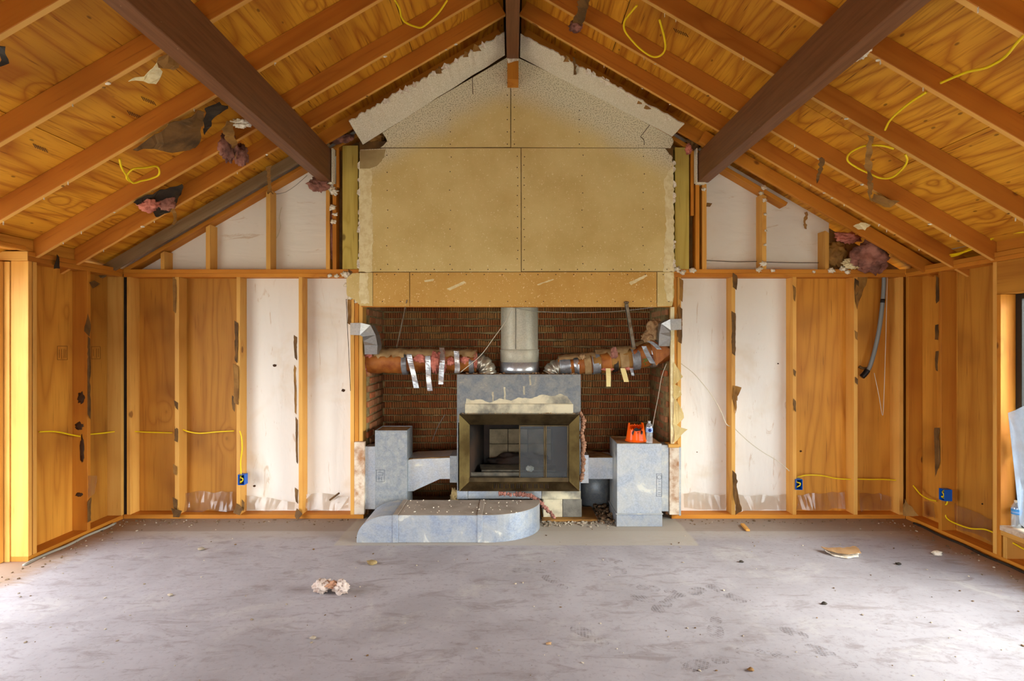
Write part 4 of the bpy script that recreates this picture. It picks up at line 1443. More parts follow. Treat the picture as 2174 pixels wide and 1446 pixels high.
for pts in [[(868, 752), (872, 770), (878, 795), (884, 824)], [(908, 756), (909, 780), (910, 805), (913, 830)], [(938, 738), (939, 765), (937, 790), (936, 816)], [(969, 745), (970, 765), (971, 780), (970, 792)]]:
    P = [PY(px, py, YT + (0.06 if py < 745 else 0.0)) for px, py in pts]
    ribbon('tape_strip', P, 0.052, TAPE, id_l)
def elbow(parent, pts, r, mat, seed=0):
    return wrap('metal_elbow', pts, r, mat, parent, seed, 0.03, 24, 6)
elbow(id_l, [PY(1000, 769, YDU), PY(1014, 768, YDU), PY(1027, 774, YDU), PY(1034, 784, YDU), PY(1036, 794.5, YDU)], lambda i, u: 0.088 - 0.012 * (i % 5 == 0), ELB, 3)
# boot: rectangular wall stack turning down into the duct
def boot(parent, P, mat):
    """P: list of stations, each (centre, half_x, half_y, tilt)"""
    vs, fs = [], []
    for c, hx, hy, t in P:
        d = Vector((math.cos(t), 0, math.sin(t)))
        for a, b in ((-1, -1), (1, -1), (1, 1), (-1, 1)):
            vs.append(c + d * hx * a + Vector((0, hy * b, 0)))
    for i in range(len(P) - 1):
        for j in range(4):
            a = i * 4 + j; b = i * 4 + (j + 1) % 4
            fs.append((a, b, b + 4, a + 4))
    fs.append((3, 2, 1, 0)); q = (len(P) - 1) * 4; fs.append((q, q + 1, q + 2, q + 3))
    me = mesh('wall_boot', vs, fs)
    bm = bmesh.new(); bm.from_mesh(me); bmesh.ops.recalc_face_normals(bm, faces=bm.faces); bm.to_mesh(me); bm.free()
    return link('wall_boot', me, mat, parent)
BOOTM = galv('shiny_boot_sheet', srgb(176, 176, 174), srgb(190, 184, 166), 0.15, rough=0.38, metal=0.8)
yb = 5.62
boot(id_l, [(PY(749, 699, yb), 0.058, 0.09, H), (PY(770, 699, yb), 0.060, 0.09, H * 0.96), (PY(783, 703, yb + .02), 0.068, 0.09, H * .62), (PY(789, 718, yb + .06), 0.068, 0.09, H * 0.30), (PY(792, 733, yb + .10), 0.066, 0.09, 0.0), (PY(792, 752, yb + .14), 0.062, 0.09, 0.0)], BOOTM)

YDR = 5.84
id_r = thing('insulated_duct', 'taped kraft wrapped duct rising to the right of the flue', 'duct', PY(1300, 765, YDR), 'insulated branch ducts')
path = [PY(1182, 778, YDR), PY(1215, 775, YDR), PY(1260, 770, YDR), PY(1300, 763, YDR), PY(1340, 758, YDR), PY(1375, 752, YDR - .03), PY(1412, 742, YDR - .06)]
def seg(name, a, b, r0, r1, mat, seed, amp=0.1, y=YDR):
    A, B = PY(*a, y), PY(*b, y)
    return wrap(name, [A, A.lerp(B, .5), B], lambda i, u: r0 + (r1 - r0) * u, mat, id_r, seed, amp, sm=6)
seg('kraft_wrap', (1185, 779), (1262, 771), 0.085, 0.102, KRAFTO, 41)
seg('kraft_wrap', (1258, 771), (1345, 759), 0.105, 0.112, KRAFT, 42)
seg('kraft_wrap', (1343, 759), (1416, 741), 0.112, 0.135, KRAFTO, 43, 0.14)
half_shell('dusty_top', PY(1185, 778, YDR), PY(1262, 770, YDR), 0.112, KRAFTT, id_r, 7, 0.20, 1.0)
half_shell('dusty_top', PY(1262, 770, YDR), PY(1345, 759, YDR), 0.131, KRAFTT, id_r, 8, 0.22, 1.0)
half_shell('dusty_top', PY(1345, 757, YDR), PY(1408, 742, YDR - .04), 0.145, KRAFTT, id_r, 9, 0.28, 1.0)
axr = Vector((1, 0, 0.12))
for px, py, r, w_, m, sd_ in [(1199, 777, 0.097, 0.11, DUCTT, 1), (1222, 775, 0.100, 0.05, TAPE, 2), (1246, 773, 0.104, 0.07, KRAFTT, 3), (1264, 771, 0.111, 0.08, DUCTT, 4), (1285, 768, 0.113, 0.10, KRAFTO, 5), (1304, 766, 0.114, 0.045, TARP, 6), (1322, 763, 0.118, 0.085, KRAFTT, 7), (1347, 760, 0.124, 0.08, DUCTT, 8), (1384, 752, 0.133, 0.055, TAPE, 9)]:
    band('tape_band', PY(px, py, YDR), axr, r, w_, m, id_r, 50 + sd_, 0.07)
blob('insulation_tuft', PY(1236, 758, YDR - .06), (0.03, 0.05, 0.03), WOOL, id_r, 51, 0.4)
blob('insulation_tuft', PY(1303, 752, YDR - .09), (0.035, 0.03, 0.07), PINKD, id_r, 52, 0.4)
blob('insulation_tuft', PY(1290, 784, YDR - .08), (0.06, 0.03, 0.015), PINK, id_r, 53, 0.4)
blob('insulation_tuft', PY(1332, 783, YDR - .08), (0.05, 0.03, 0.015), PINK, id_r, 54, 0.4)
blob('insulation_tuft', PY(1388, 700, YDR - .12), (0.075, 0.07, 0.10), WOOL, id_r, 55, 0.4)
blob('insulation_tuft', PY(1376, 716, YDR - .12), (0.06, 0.06, 0.05), WOOL, id_r, 56, 0.4)
blob('insulation_tuft', PY(1392, 760, YDR - .13), (0.05, 0.02, 0.04), PINKD, id_r, 57, 0.4)
scrap('kraft_flap', [PY(1376, 722, YDR - .16), PY(1398, 728, YDR - .17), PY(1421, 742, YDR - .17), PY(1419, 752, YDR - .17), PY(1395, 775, YDR - .16), PY(1388, 762, YDR - .15)], KRAFTO, id_r, .003, .02, 58, .004)
ribbon('tape_strip', [PY(1378, 724, YDR - .20), PY(1390, 732, YDR - .20), PY(1400, 742, YDR - .19)], 0.05, DUCTT, id_r)
ribbon('tape_strip', [PY(1367, 735, YDR - .19), PY(1376, 755, YDR - .19), PY(1386, 772, YDR - .18)], 0.05, DUCTT, id_r)
ribbon('tape_strip', [PY(1291, 782, YDR - .13), PY(1292, 800, YDR - .13), PY(1292, 821, YDR - .12)], 0.048, MASK, id_r)
ribbon('tape_strip', [PY(1322, 782, YDR - .13), PY(1326, 796, YDR - .13), PY(1330, 811, YDR - .12)], 0.05, MASK, id_r)
ribbon('tape_strip', [PY(1340, 782, YDR - .13), PY(1342, 790, YDR - .13), PY(1344, 798, YDR - .13)], 0.03, DUCTT, id_r)
elbow(id_r, [PY(1192, 779, YDR), PY(1182, 781, YDR), PY(1174, 786, YDR), PY(1170, 794.5, YDR)], lambda i, u: 0.088 - 0.012 * (i % 5 == 0), ELB, 3)
boot(id_r, [(PY(1441, 689, yb), 0.053, 0.09, H), (PY(1418, 690, yb), 0.054, 0.09, H * 1.04), (PY(1408, 697, yb + .02), 0.06, 0.09, H * 1.5), (PY(1407, 712, yb + .06), 0.06, 0.09, H * 1.8), (PY(1405, 735, yb + .12), 0.055, 0.09, H * 2)], BOOTM)
# print on the wrap
def lettering(txt, parent, loc, size, mat, rot=(H, 0, 0), name='print'):
    cu = bpy.data.curves.new(name, 'FONT')
    cu.body = txt; cu.size = size; cu.extrude = 0.0008; cu.align_x = 'CENTER'; cu.align_y = 'CENTER'
    cu.materials.append(mat)
    tmp = bpy.data.objects.new(name, cu); C.objects.link(tmp)
    bpy.context.view_layer.update()
    me = bpy.data.meshes.new_from_object(tmp.evaluated_get(bpy.context.evaluated_depsgraph_get()))
    bpy.data.objects.remove(tmp)
    o = bpy.data.objects.new(name, me); C.objects.link(o)
    mw = Matrix.Translation(Vector(loc)) @ (Matrix.Rotation(rot[2], 4, 'Z') @ Matrix.Rotation(rot[1], 4, 'Y') @ Matrix.Rotation(rot[0], 4, 'X'))
    o.matrix_basis = mw; WM[o.name] = mw
    return adopt(o, parent)
lettering('R-', id_r, PY(1370, 768, YDR - .142), 0.075, GREENP, (H, 1.35, 0))

# ---- hangers and wires across the recess
def wire(name, pts, r, mat, label, cat='wire', group=None, n=6, sm=8):
    o = tube(name, pts, r, mat, None, n, sm=sm)
    return tag(o, label, cat, group)
wire('hanger_rod', [PY(864, 637, 5.62), PY(855, 680, 5.72), PY(842, 738, 5.80)], 0.007, ROD, 'thin metal hanger rod above the left insulated duct', 'rod', 'duct hangers')
hs = thing('hanger_strap', 'grey metal hanger channel above the right insulated duct', 'strap', PY(1330, 645, 5.6), 'duct hangers')
board('channel', PY(1330, 645, 5.615), PY(1346, 738, 5.75), 0.035, 0.012, ROD, hs, up=(0, -1, 0))
board('channel_lip', PY(1327, 648, 5.607), PY(1342, 738, 5.742), 0.006, 0.025, STEELD, hs, up=(0, -1, 0))
blob('bolt_head', PY(1330, 642, 5.62), (0.025, 0.012, 0.014), ROD, hs, 4, 0.2, sub=2)
wire('white_wire', [PY(1087, 652, 5.70), PY(1075, 680, 5.68), PY(1050, 715, 5.66), PY(1020, 755, 5.64), PY(978, 790, 5.62)], 0.0035, WHITEC, 'thin pale wire slanting from the lintel to the left duct elbow')
wire('white_wire', [PY(1090, 653, 5.72), PY(1140, 661, 5.73), PY(1230, 664, 5.73), PY(1320, 660, 5.72), PY(1390, 652, 5.70), PY(1425, 645, 5.69)], 0.0035, GREYC, 'thin grey wire sagging under the drywall to the right')
wire('white_wire', [PY(1415, 772, 5.75), PY(1405, 800, 5.78), PY(1398, 840, 5.80), PY(1390, 880, 5.80), PY(1382, 925, 5.75)], 0.004, WHITEC, 'pale cable dropping past the right brick return')
wire('dark_wire', [PY(945, 880, 6.3), PY(930, 905, 6.3), PY(918, 935, 6.3)], 0.004, GREYC, 'short grey wire dangling before the left bricks')
wire('dark_wire', [PY(735, 635, 5.64), PY(738, 700, 5.645), PY(741, 760, 5.645), PY(744, 830, 5.645)], 0.003, DARKC, 'thin dark wire down the white sheathing left of the chase')
# debris on the fireplace top
def rubble(name, pts_fn, n, size, mat, label, cat, seed, flat=0.7):
    rn = random.Random(seed)
    bm = bmesh.new()
    for k in range(n):
        p = pts_fn(rn)
        sz = size * rn.uniform(0.35, 1.0) ** 1.5
        r = bmesh.ops.create_icosphere(bm, subdivisions=1, radius=sz)
        R = Matrix.Rotation(rn.uniform(0, 6.28), 3, 'Z') @ Matrix.Rotation(rn.uniform(0, 6.28), 3, 'X')
        sx = rn.uniform(.6, 1.6)
        for v in r['verts']:
            c = R @ Vector((v.co.x * sx, v.co.y, v.co.z * flat))
            c += noise.noise_vector(c * 60 + Vector((k, 0, 0))) * sz * .4
            v.co = Vector((c.x, c.y, c.z * flat)) + p + Vector((0, 0, sz * 0.35))
    o = link(name, bm_mesh(name, bm), mat)
    return tag(o, label, cat, None, 'stuff')
rubble('crumbs', lambda r: Vector((r.uniform(fx0 + .03, fx1 - .03), r.uniform(5.65, 5.9), fz1 - .002)), 120, 0.014, WOOL, 'brown crumbs strewn along the fireplace top', 'debris', 1)
rubble('crumbs', lambda r: Vector((xs(r.uniform(978, 1228), 5.57), r.uniform(5.52, 5.61), pz(880, 5.5) + .001)), 90, 0.008, WOOL, 'fine crumbs lying on the top edge of the brass frame', 'debris', 2)
rubble('gravel', lambda r: (lambda q: Vector((q.x, q.y, 0.0)))(PZ(r.uniform(1140, 1300), 1104 + r.gauss(4, 5), 0)), 260, 0.018, PEBB, 'grey gravel spilled in front of the concrete blocks', 'gravel', 3)
rubble('gravel', lambda r: Vector((r.uniform(0.86, 1.0), r.uniform(5.5, 6.1), 0.0 + r.uniform(0, .04))), 160, 0.026, DIRT, 'brown rubble heaped between fireplace and right duct', 'gravel', 4)
rubble('gravel', lambda r: Vector((r.uniform(-1.0, -0.55), r.uniform(5.5, 6.2), 0.0)), 120, 0.03, DIRT, 'dark rubble in the shadow under the left duct arm', 'gravel', 5)
rubble('crumbs', lambda r: Vector((r.uniform(-1.0, .1), r.uniform(5.0, 5.45), HZ + .007)), 60, 0.008, CHALK, 'white plaster crumbs on top of the floor duct', 'debris', 6)
blob_o = blob('mortar_lump', PY(965, 1055, 5.66), (0.04, 0.05, 0.09), MORT, None, 8, 0.35)
tag(blob_o, 'crumbling mortar lump at the lower left fireplace corner', 'mortar')
# cream corner strip with torn paper on the right edge of the recess
cs = thing('corner_strip', 'cream drywall corner strip with curled torn paper beside the recess', 'drywall', PY(1428, 945, 5.63))
box('strip', xs(1423, 5.64), xs(1431, 5.64), 5.625, 5.655, pz(945, 5.64), pz(652, 5.64), MUD, cs, 'z')
for i, pts in enumerate([[(1430, 680), (1440, 662), (1443, 645), (1449, 690), (1440, 720)], [(1430, 768), (1442, 785), (1449, 800), (1438, 812), (1430, 818)], [(1430, 815), (1445, 822), (1448, 838), (1434, 850), (1430, 840)],
                         [(1431, 845), (1447, 868), (1452, 886), (1437, 905), (1430, 900)], [(1430, 893), (1444, 905), (1460, 912), (1447, 925), (1432, 940)]]):
    scrap('paper_curl', [PY(px, py, 5.62 - 0.03 * (px - 1430) / 30) for px, py in pts], DRY if i != 0 else KRAFT, cs, .0015, .012, 80 + i, .004, .03)

# ---- orange pail
pc = PZ(1350, 936, rz + .003)
pd = thing('orange_pail', 'upturned bright orange plastic pail with a jagged cut rim', 'pail', pc)
n, m = 64, 10
vs, fs = [], []
rn = random.Random(2)
tops = []
for k in range(n):
    a = 2 * math.pi * k / n
    front = math.cos(a + H)                      # 1 towards the camera
    t = 0.175
    # cut-away front with a step and two horn-like remnants
    if front > 0.15:
        t = 0.125 + 0.012 * math.sin(k * 2.3)
    if 0.15 < front < 0.45:
        t = 0.178
    if front < -0.55:
        t = 0.15 + 0.006 * math.sin(k * 1.7)
    tops.append(t + rn.uniform(-.003, .003))
for j in range(m + 1):
    for k in range(n):
        a = 2 * math.pi * k / n
        h = tops[k] * j / m
        fl_ = 1 + 0.012 * math.cos(a * 8)
        r = (0.098 - 0.148 * h + (0.004 if j == 0 else 0)) * fl_
        vs.append((r * math.cos(a), r * math.sin(a), h))
for j in range(m):
    for k in range(n):
        k2 = (k + 1) % n
        fs.append((j * n + k, j * n + k2, (j + 1) * n + k2, (j + 1) * n + k))
o = link('pail_wall', mesh('pail_wall', vs, fs), ORANGE, pd, Matrix.Translation(pc), True)
sol = o.modifiers.new('thick', 'SOLIDIFY'); sol.thickness = 0.003
lathe('pail_lip', [(0.096, 0.001), (0.104, 0.001), (0.106, 0.006), (0.104, 0.014), (0.096, 0.016)], ORANGE, pd, pc, 48)
# black painted marks on the front
def on_pail(px, py):
    q = PY(px, py, pc.y)
    hz = max(0.0, q.z - pc.z)
    r = (0.098 - 0.148 * hz) * 1.008 + 0.0025
    dx = max(-r * .99, min(r * .99, q.x - pc.x))
    return Vector((q.x, pc.y - math.sqrt(r * r - dx * dx), q.z))
for pts in [[(1341, 911), (1346, 905), (1353, 909), (1357, 904), (1357, 911), (1347, 913)], [(1338, 917), (1341, 911), (1343, 913), (1340, 922)], [(1357, 911), (1361, 914), (1360, 920), (1357, 919)], [(1349, 915), (1351, 914), (1350, 918)]]:
    scrap('black_mark', [on_pail(*p) for p in pts], BLACKP, pd, .0012, 0.0, 5, 0.0)

# ---- water bottles
def bottle(label, base, s, labmat, emblem):
    b = thing('water_bottle', label, 'bottle', base, 'small clear water bottles')
    prof = [(0, 0.003), (0.026, 0.001), (0.031, 0.006)]
    for k in range(9):
        zz = 0.012 + k * 0.0095
        prof += [(0.0325, zz), (0.030, zz + 0.005)]
    prof += [(0.0325, 0.10), (0.0328, 0.150), (0.031, 0.160), (0.024, 0.178), (0.0135, 0.192), (0.0125, 0.196), (0.0125, 0.200)]
    lathe('bottle_body', [(r * s, z_ * s) for r, z_ in prof], PET, b, base, 28)
    lathe('cap', [(0, 0.2135 * s), (0.0142 * s, 0.2135 * s), (0.0148 * s, 0.199 * s), (0.0125 * s, 0.1985 * s)], CHALK if not emblem else PET, b, base, 20)
    lb = lathe('label_band', [(0.0333 * s, 0.106 * s), (0.0335 * s, 0.148 * s)], labmat, b, base, 28)
    if emblem:
        for a in (0,):
            e = lathe('emblem', [(0, 0), (0.016 * s, 0.0), (0.016 * s, 0.002), (0, 0.002)], LABELD, lb, (0, 0, 0), 20)
            mw = Matrix.Translation(Vector(base) + Vector((-0.002, -0.0345 * s, 0.128 * s))) @ Matrix.Rotation(H, 4, 'X')
            e.matrix_basis = mw; WM[e.name] = mw
    else:
        lathe('label_stripe', [(0.0337 * s, 0.118 * s), (0.0337 * s, 0.128 * s)], LABELW, lb, base, 28)
    return b
bottle('clear water bottle with dark blue emblem beside the orange pail', PZ(1378.5, 941, rz + .003), 1.0, LABELW, True)
bottle('clear water bottle with bright blue label on the window sill', Vector((3.985, 4.50, 0.2905)), 1.0, LABELB, False)

# ================================================================== WALL AND ROOF REMNANTS, CABLES
# ---- kraft paper remnants left stapled to the studs (parts of the wall)
def remnant(px0, px1, py0, py1, y, mat=KRAFTD, parent=wb, seed=0, w=0.008):
    P = [PY(px0, py0, y - .004), PY((px0 + px1) / 2, (py0 + py1) / 2 - 8, y - .012), PY(px1, py0 + 6, y - .006), PY(px1 - 1, py1, y - .008), PY(px0 + 1, py1 - 5, y - .004)]
    P = [P[0], P[2], P[3], P[4]]
    scrap('paper_remnant', P, mat, parent, .0015, w, seed, .003, .025)
for i, q in enumerate([(367, 374, 588, 665), (369, 377, 850, 870), (370, 378, 905, 940), (367, 375, 985, 1010), (368, 377, 1055, 1085), (498, 505, 680, 770), (496, 507, 772, 860), (492, 500, 840, 875),
                       (624, 631, 710, 765), (625, 630, 775, 880), (628, 633, 885, 985), (627, 634, 1035, 1070), (738, 745, 630, 690), (740, 748, 570, 600),
                       (1553, 1562, 660, 755), (1556, 1566, 820, 850), (1555, 1565, 580, 615), (1556, 1563, 1000, 1020), (1683, 1689, 605, 640), (1684, 1690, 782, 800), (1684, 1690, 845, 875), (1814, 1821, 700, 722), (1814, 1821, 800, 818), (1814, 1823, 590, 640),
                       (1442, 1450, 590, 640), (1440, 1449, 650, 730), (512, 518, 1060, 1085)]):
    remnant(*q, YB, KRAFTD if i % 3 else KRAFT, wb, 200 + i)
scrap('paper_remnant', [PY(1556, 1000, YB - .01), PY(1564, 1010, YB - .03), PY(1571, 1085, YB - .05), PY(1560, 1092, YB - .02)], KRAFTD, wb, .002, .02, 260)
scrap('paper_remnant', [PY(1556, 818, YB - .01), PY(1574, 822, YB - .05), PY(1564, 850, YB - .02), PY(1560, 880, YB - .01)], KRAFT, wb, .002, .015, 261)
scrap('paper_remnant', [PY(1815, 585, YB + .01), PY(1842, 588, YB + .02), PY(1836, 605, YB + .01), PY(1818, 655, YB - .01)], KRAFT, wb, .002, .015, 262)
scrap('paper_remnant', [PY(365, 1078, YB - .02), PY(385, 1080, YB - .05), PY(378, 1098, YB - .06), PY(366, 1100, YB - .04)], KRAFTD, wb, .002, .02, 263)
scrap('paper_remnant', [PY(500, 1070, YB - .01), PY(518, 1082, YB - .04), PY(508, 1095, YB - .05), PY(498, 1090, YB - .03)], KRAFTD, wb, .002, .02, 264)
scrap('paper_remnant', [PY(630, 1080, YB - .02), PY(640, 1090, YB - .05), PY(634, 1105, YB - .06), PY(628, 1098, YB - .04)], KRAFTD, wb, .002, .02, 265)
# torn plaster crumbs on the plates and trimmers
for i, (px, py, r) in enumerate([(745, 590, .03), (738, 605, .025), (752, 618, .03), (742, 632, .025), (758, 640, .02), (702, 400, .03), (709, 408, .035), (706, 440, .03), (708, 470, .028), (712, 455, .02), (700, 585, .02), (735, 583, .04), (715, 586, .02),
                                 (1437, 572, .03), (1450, 578, .025), (1470, 574, .03), (1622, 398, .028), (1616, 410, .02), (1624, 425, .02), (1625, 455, .014), (1626, 490, .012), (1625, 520, .014), (1620, 560, .03), (1612, 572, .03), (1640, 574, .02), (1765, 574, .03), (1790, 571, .03), (1800, 578, .022), (1728, 577, .015), (1494, 402, .02)]):
    blob('plaster_crumb', PY(px, py, YB - .012), (r * 1.0, r * .25, r * .75), CHALK, wb, 300 + i, 0.95, 1.7, 3)
# left wall remnants
for i, pts in enumerate([[(186, 665), (193, 690), (190, 715), (178, 702)], [(187, 715), (192, 720), (192, 890), (186, 880)], [(190, 600), (200, 596), (213, 602), (196, 612)], [(187, 1010), (206, 1010), (200, 1048), (188, 1058)], [(186, 1065), (193, 1055), (192, 1105), (185, 1110)]]):
    scrap('paper_remnant', [PX(px, py, XL + .006) for px, py in pts], KRAFTD if i != 3 else FILM, wl, .0015, .006, 270 + i, .003, .03)
for i, (c, r) in enumerate([((174, 845), (.03, .045)), ((170, 905), (.035, .035)), ((176, 955), (.02, .11)), ((170, 1050), (.03, .018))]):
    d0 = 5.181
    blob('dark_stain', PY(c[0] - 2, c[1], d0), (r[0], 0.003, r[1]), INK, wl, 280 + i, 0.5, 2.5, 3)
for i, (y0, pts) in enumerate([(0, [(1987, 585), (1993, 590), (1993, 640), (1987, 645)]), (0, [(1986, 690), (1992, 688), (1992, 722), (1985, 720)]), (0, [(1986, 745), (1992, 745), (1991, 788), (1986, 786)]), (0, [(1984, 908), (1995, 908), (1995, 985), (1985, 1012)])]):
    scrap('paper_remnant', [PX(px, py, XR - .006) for px, py in pts], KRAFTD, wr, .0015, .006, 290 + i, .003, .03)
scrap('paper_remnant', [PY(1918, 1060, 5.5), PY(1938, 1085, 5.45), PY(1950, 1095, 5.42), PY(1920, 1096, 5.5)], KRAFT, wr, .002, .03, 295)
# black strip standing for the shade in the corner gap
box('corner_gap_shade', XL - 0.05, XL + 0.012, YB + 0.02, YB + 0.06, 0.0, 2.48, SOOT, wb, 'z', 0)

# ---- torn ceiling remnants
def hang(name, pts, mat, label, cat, offs=0.02, seed=0, wob=.02, th=.003, group='torn scraps under the roof', amp=.008):
    P = [PR(px, py, o_ if isinstance(offs, (list, tuple)) else offs) for (px, py), o_ in zip(pts, offs if isinstance(offs, (list, tuple)) else [offs] * len(pts))]
    o = scrap(name, P, mat, None, th, wob, seed, amp, .035)
    return tag(o, label, cat, group)
hang('drywall_scrap', [(272, 172), (300, 160), (325, 145), (336, 130), (340, 150), (334, 175), (300, 172)], MUD, 'tan drywall scrap stuck under a rafter left of the left beam', 'drywall', .015, 1)
hang('paper_scrap', [(325, 142), (340, 122), (362, 118), (376, 130), (374, 152), (350, 146)], KRAFT, 'curled paper scrap beside the left beam', 'paper', .03, 2, .04)
hang('kraft_sheet', [(285, 320), (330, 288), (370, 262), (420, 238), (436, 240), (430, 268), (424, 300), (398, 316), (352, 326), (318, 318)], KRAFTD, 'large dark kraft sheet hanging between rafters on the left slope', 'paper', .04, 3, .03)
hang('kraft_sheet', [(436, 228), (470, 214), (480, 232), (450, 252), (438, 285), (432, 262)], TARP, 'black paper flap beside the left beam', 'paper', .03, 4, .03)
o = hang('kraft_sheet', [(474, 272), (488, 258), (498, 262), (497, 300), (502, 340), (490, 320), (478, 290)], KRAFT, 'kraft strip hanging over a fibreglass tuft near the left beam', 'paper', .09, 5, .03)
def tuft(px, py, off, r, mat, label, seed, rough=.45, fn=PR):
    o = blob('fibreglass_tuft', fn(px, py, off), r, mat, None, seed, rough)
    return tag(o, label, 'insulation', 'fibreglass tufts under the roof')
tuft(484, 310, .05, (.06, .05, .11), PINKD, 'dark pink fibreglass tuft hanging under the left slope', 61)
tuft(512, 330, .05, (.05, .04, .09), PINKD, 'fibreglass tuft nearest the left beam', 62)
tuft(512, 262, .05, (.07, .03, .03), CHALK, 'whitish fibreglass curl touching the left beam', 63, .6)
hang('felt_sheet', [(283, 430), (330, 408), (386, 390), (388, 402), (372, 440), (338, 460), (310, 446)], TARP, 'black felt scrap with pink fibreglass low on the left slope', 'paper', .02, 6, .03)
tuft(313, 434, .04, (.08, .05, .055), PINK, 'pink tuft at the left end of the black felt scrap', 64)
tuft(352, 430, .04, (.07, .05, .06), PINKD, 'pink tuft at the right end of the black felt scrap', 65)
hang('paper_strip', [(364, 438), (372, 436), (376, 470), (368, 478)], KRAFT, 'short tan paper strip below the black felt scrap', 'paper', .06, 7, .01)
hang('paper_strip', [(566, 352), (576, 350), (574, 385), (578, 412), (570, 420), (568, 390)], KRAFT, 'tan paper strip hanging before the left gable studs', 'paper', .05, 8, .012)
hang('felt_sheet', [(0, 92), (12, 96), (17, 120), (14, 135), (0, 138)], TARP, 'dark scrap at the left edge of the roof', 'paper', .02, 9)
o = scrap('felt_sheet', [PX(60, 488, XL - .01), PX(92, 503, XL + .01), PX(96, 512, XL), PX(88, 518, XL - .01)], TARP, None, .002, .01, 10, .003)
tag(o, 'black pointed paper scrap above the left wall plate', 'paper', 'torn scraps under the roof')
o = blob('fibreglass_tuft', PX(104, 498, XL + .03), (.06, .06, .09), WOOL, None, 66, .45)
tag(o, 'tan fibreglass wad above the left wall plate', 'insulation', 'fibreglass tufts under the roof')
o = scrap('felt_sheet', [PX(121, 540, XL + .02), PX(125, 545, XL + .02), PX(128, 572, XL + .03), PX(115, 572, XL + .03)], TARP, None, .002, .01, 11, .003)
tag(o, 'small black paper flag hanging on the left wall plate', 'paper', 'torn scraps under the roof')
hang('paper_strip', [(1216, 122), (1221, 122), (1225, 158), (1219, 160)], KRAFTD, 'thin dark paper strip over the white ceiling remnant', 'paper', .05, 12, .006)
hang('paper_strip', [(1226, 0), (1252, 0), (1243, 38), (1236, 60), (1222, 62), (1216, 52), (1222, 30)], KRAFTD, 'dirty paper strip hanging right of the ridge beam', 'paper', .10, 13, .03)
tuft(1222, 56, .10, (.05, .05, .04), PINKD, 'dirty pink tuft right of the ridge beam', 67)
hang('paper_strip', [(1843, 288), (1852, 290), (1850, 345), (1854, 400), (1850, 428), (1844, 405), (1838, 350)], KRAFT, 'long brown paper strip hanging across the yellow cable loop', 'paper', .10, 14, .008)
hang('paper_strip', [(1741, 335), (1750, 333), (1746, 360), (1736, 388), (1733, 385)], KRAFTD, 'short dark strip hanging from a rafter right of the right beam', 'paper', .06, 15, .008)
hang('paper_strip', [(1852, 408), (1868, 412), (1884, 420), (1904, 432), (1880, 440), (1858, 430)], KRAFT, 'crumpled brown paper under the right slope', 'paper', .02, 16, .03)
hang('paper_strip', [(1708, 452), (1715, 450), (1713, 470), (1711, 488), (1707, 480)], KRAFT, 'tiny tan strip over the right gable plate', 'paper', .06, 17, .006)
hang('paper_strip', [(1812, 480), (1828, 472), (1846, 476), (1838, 486), (1822, 487)], MUD, 'pale oval paper scrap on the right plank', 'paper', .03, 18, .008)
hang('paper_strip', [(1500, 430), (1512, 434), (1508, 438), (1500, 437)], KRAFTD, 'small dark paper flap right of the right beam post', 'paper', .9, 19, .004)
tuft(1826, 108, .03, (.05, .04, .045), CHALK, 'whitish plaster wad beside the right beam', 68, .6)
hang('paper_strip', [(1795, 132), (1818, 122), (1832, 118), (1812, 134)], MUD, 'pale paper scrap just under the right beam', 'paper', .04, 20, .008)
# small staples and torn paper bits along the rafter undersides (parts of the ceiling)
rn = random.Random(77)
for k in range(90):
    s_ = rn.choice((-1, 1)); yf = rn.choice(rafter_far[:5])
    axx = rn.uniform(0.5, 3.8)
    if abs(axx - 1.85) < 0.15: continue
    c = Vector((s_ * axx, yf - rn.uniform(0.004, 0.034), ZR - SL * axx - 0.005))
    r = rn.uniform(.005, .013)
    if k % 2: 
        blob('paper_bit', c, (r * 1.6, r, r * .7), CHALK if k % 3 else KRAFT, ceiling, k, .5, 2.5, 1)
    else:
        box('staple', c.x - .0015, c.x + .0015, c.y - .004, c.y + .004, c.z - rn.uniform(.008, .02), c.z + .008, CHALK, ceiling, 'z', 0)

# fibreglass and paper at the chase shoulders and gable corners
def ptuft(px, py, y, r, mat, label, seed, rough=.45):
    o = blob('fibreglass_tuft', PY(px, py, y), r, mat, None, seed, rough)
    return tag(o, label, 'insulation', 'fibreglass tufts on the back wall')
ptuft(722, 292, 5.60, (.11, .05, .05), PINKD, 'dirty fibreglass wad above the left treated post', 71, .5)
ptuft(793, 290, 5.70, (.10, .06, .08), KRAFT, 'brown kraft wad in the hole left of the gable panel', 72, .4)
ptuft(676, 392, 5.62, (.09, .06, .06), PINKD, 'pinkish fibreglass wad under the left beam end', 73, .5)
ptuft(1474, 300, 5.62, (.07, .05, .08), KRAFTD, 'brown kraft wad between right treated post and beam', 74, .4)
ptuft(1462, 316, 5.60, (.03, .03, .05), PINK, 'small pink tuft beside the right treated post top', 75, .5)
ptuft(1848, 545, 5.56, (.17, .10, .15), PINKD, 'big pink fibreglass wad in the upper right wall corner', 76, .4)
ptuft(1800, 505, 5.68, (.12, .05, .05), PINK, 'pink fibreglass streak above the right wall plate', 77, .5)
ptuft(1868, 520, 5.60, (.08, .06, .07), PINK, 'lighter pink tuft beside the big corner wad', 78, .45)
ptuft(1775, 540, 5.70, (.10, .06, .12), KRAFT, 'folded kraft facing beside the corner fibreglass', 79, .35)
ptuft(1812, 560, 5.62, (.09, .05, .05), MUD, 'pale paper wad on the right plate below the fibreglass', 80, .45)
ptuft(705, 500, 5.69, (.02, .02, .22), PINKD, 'thin fibreglass seam between the left chase studs', 81, .4)
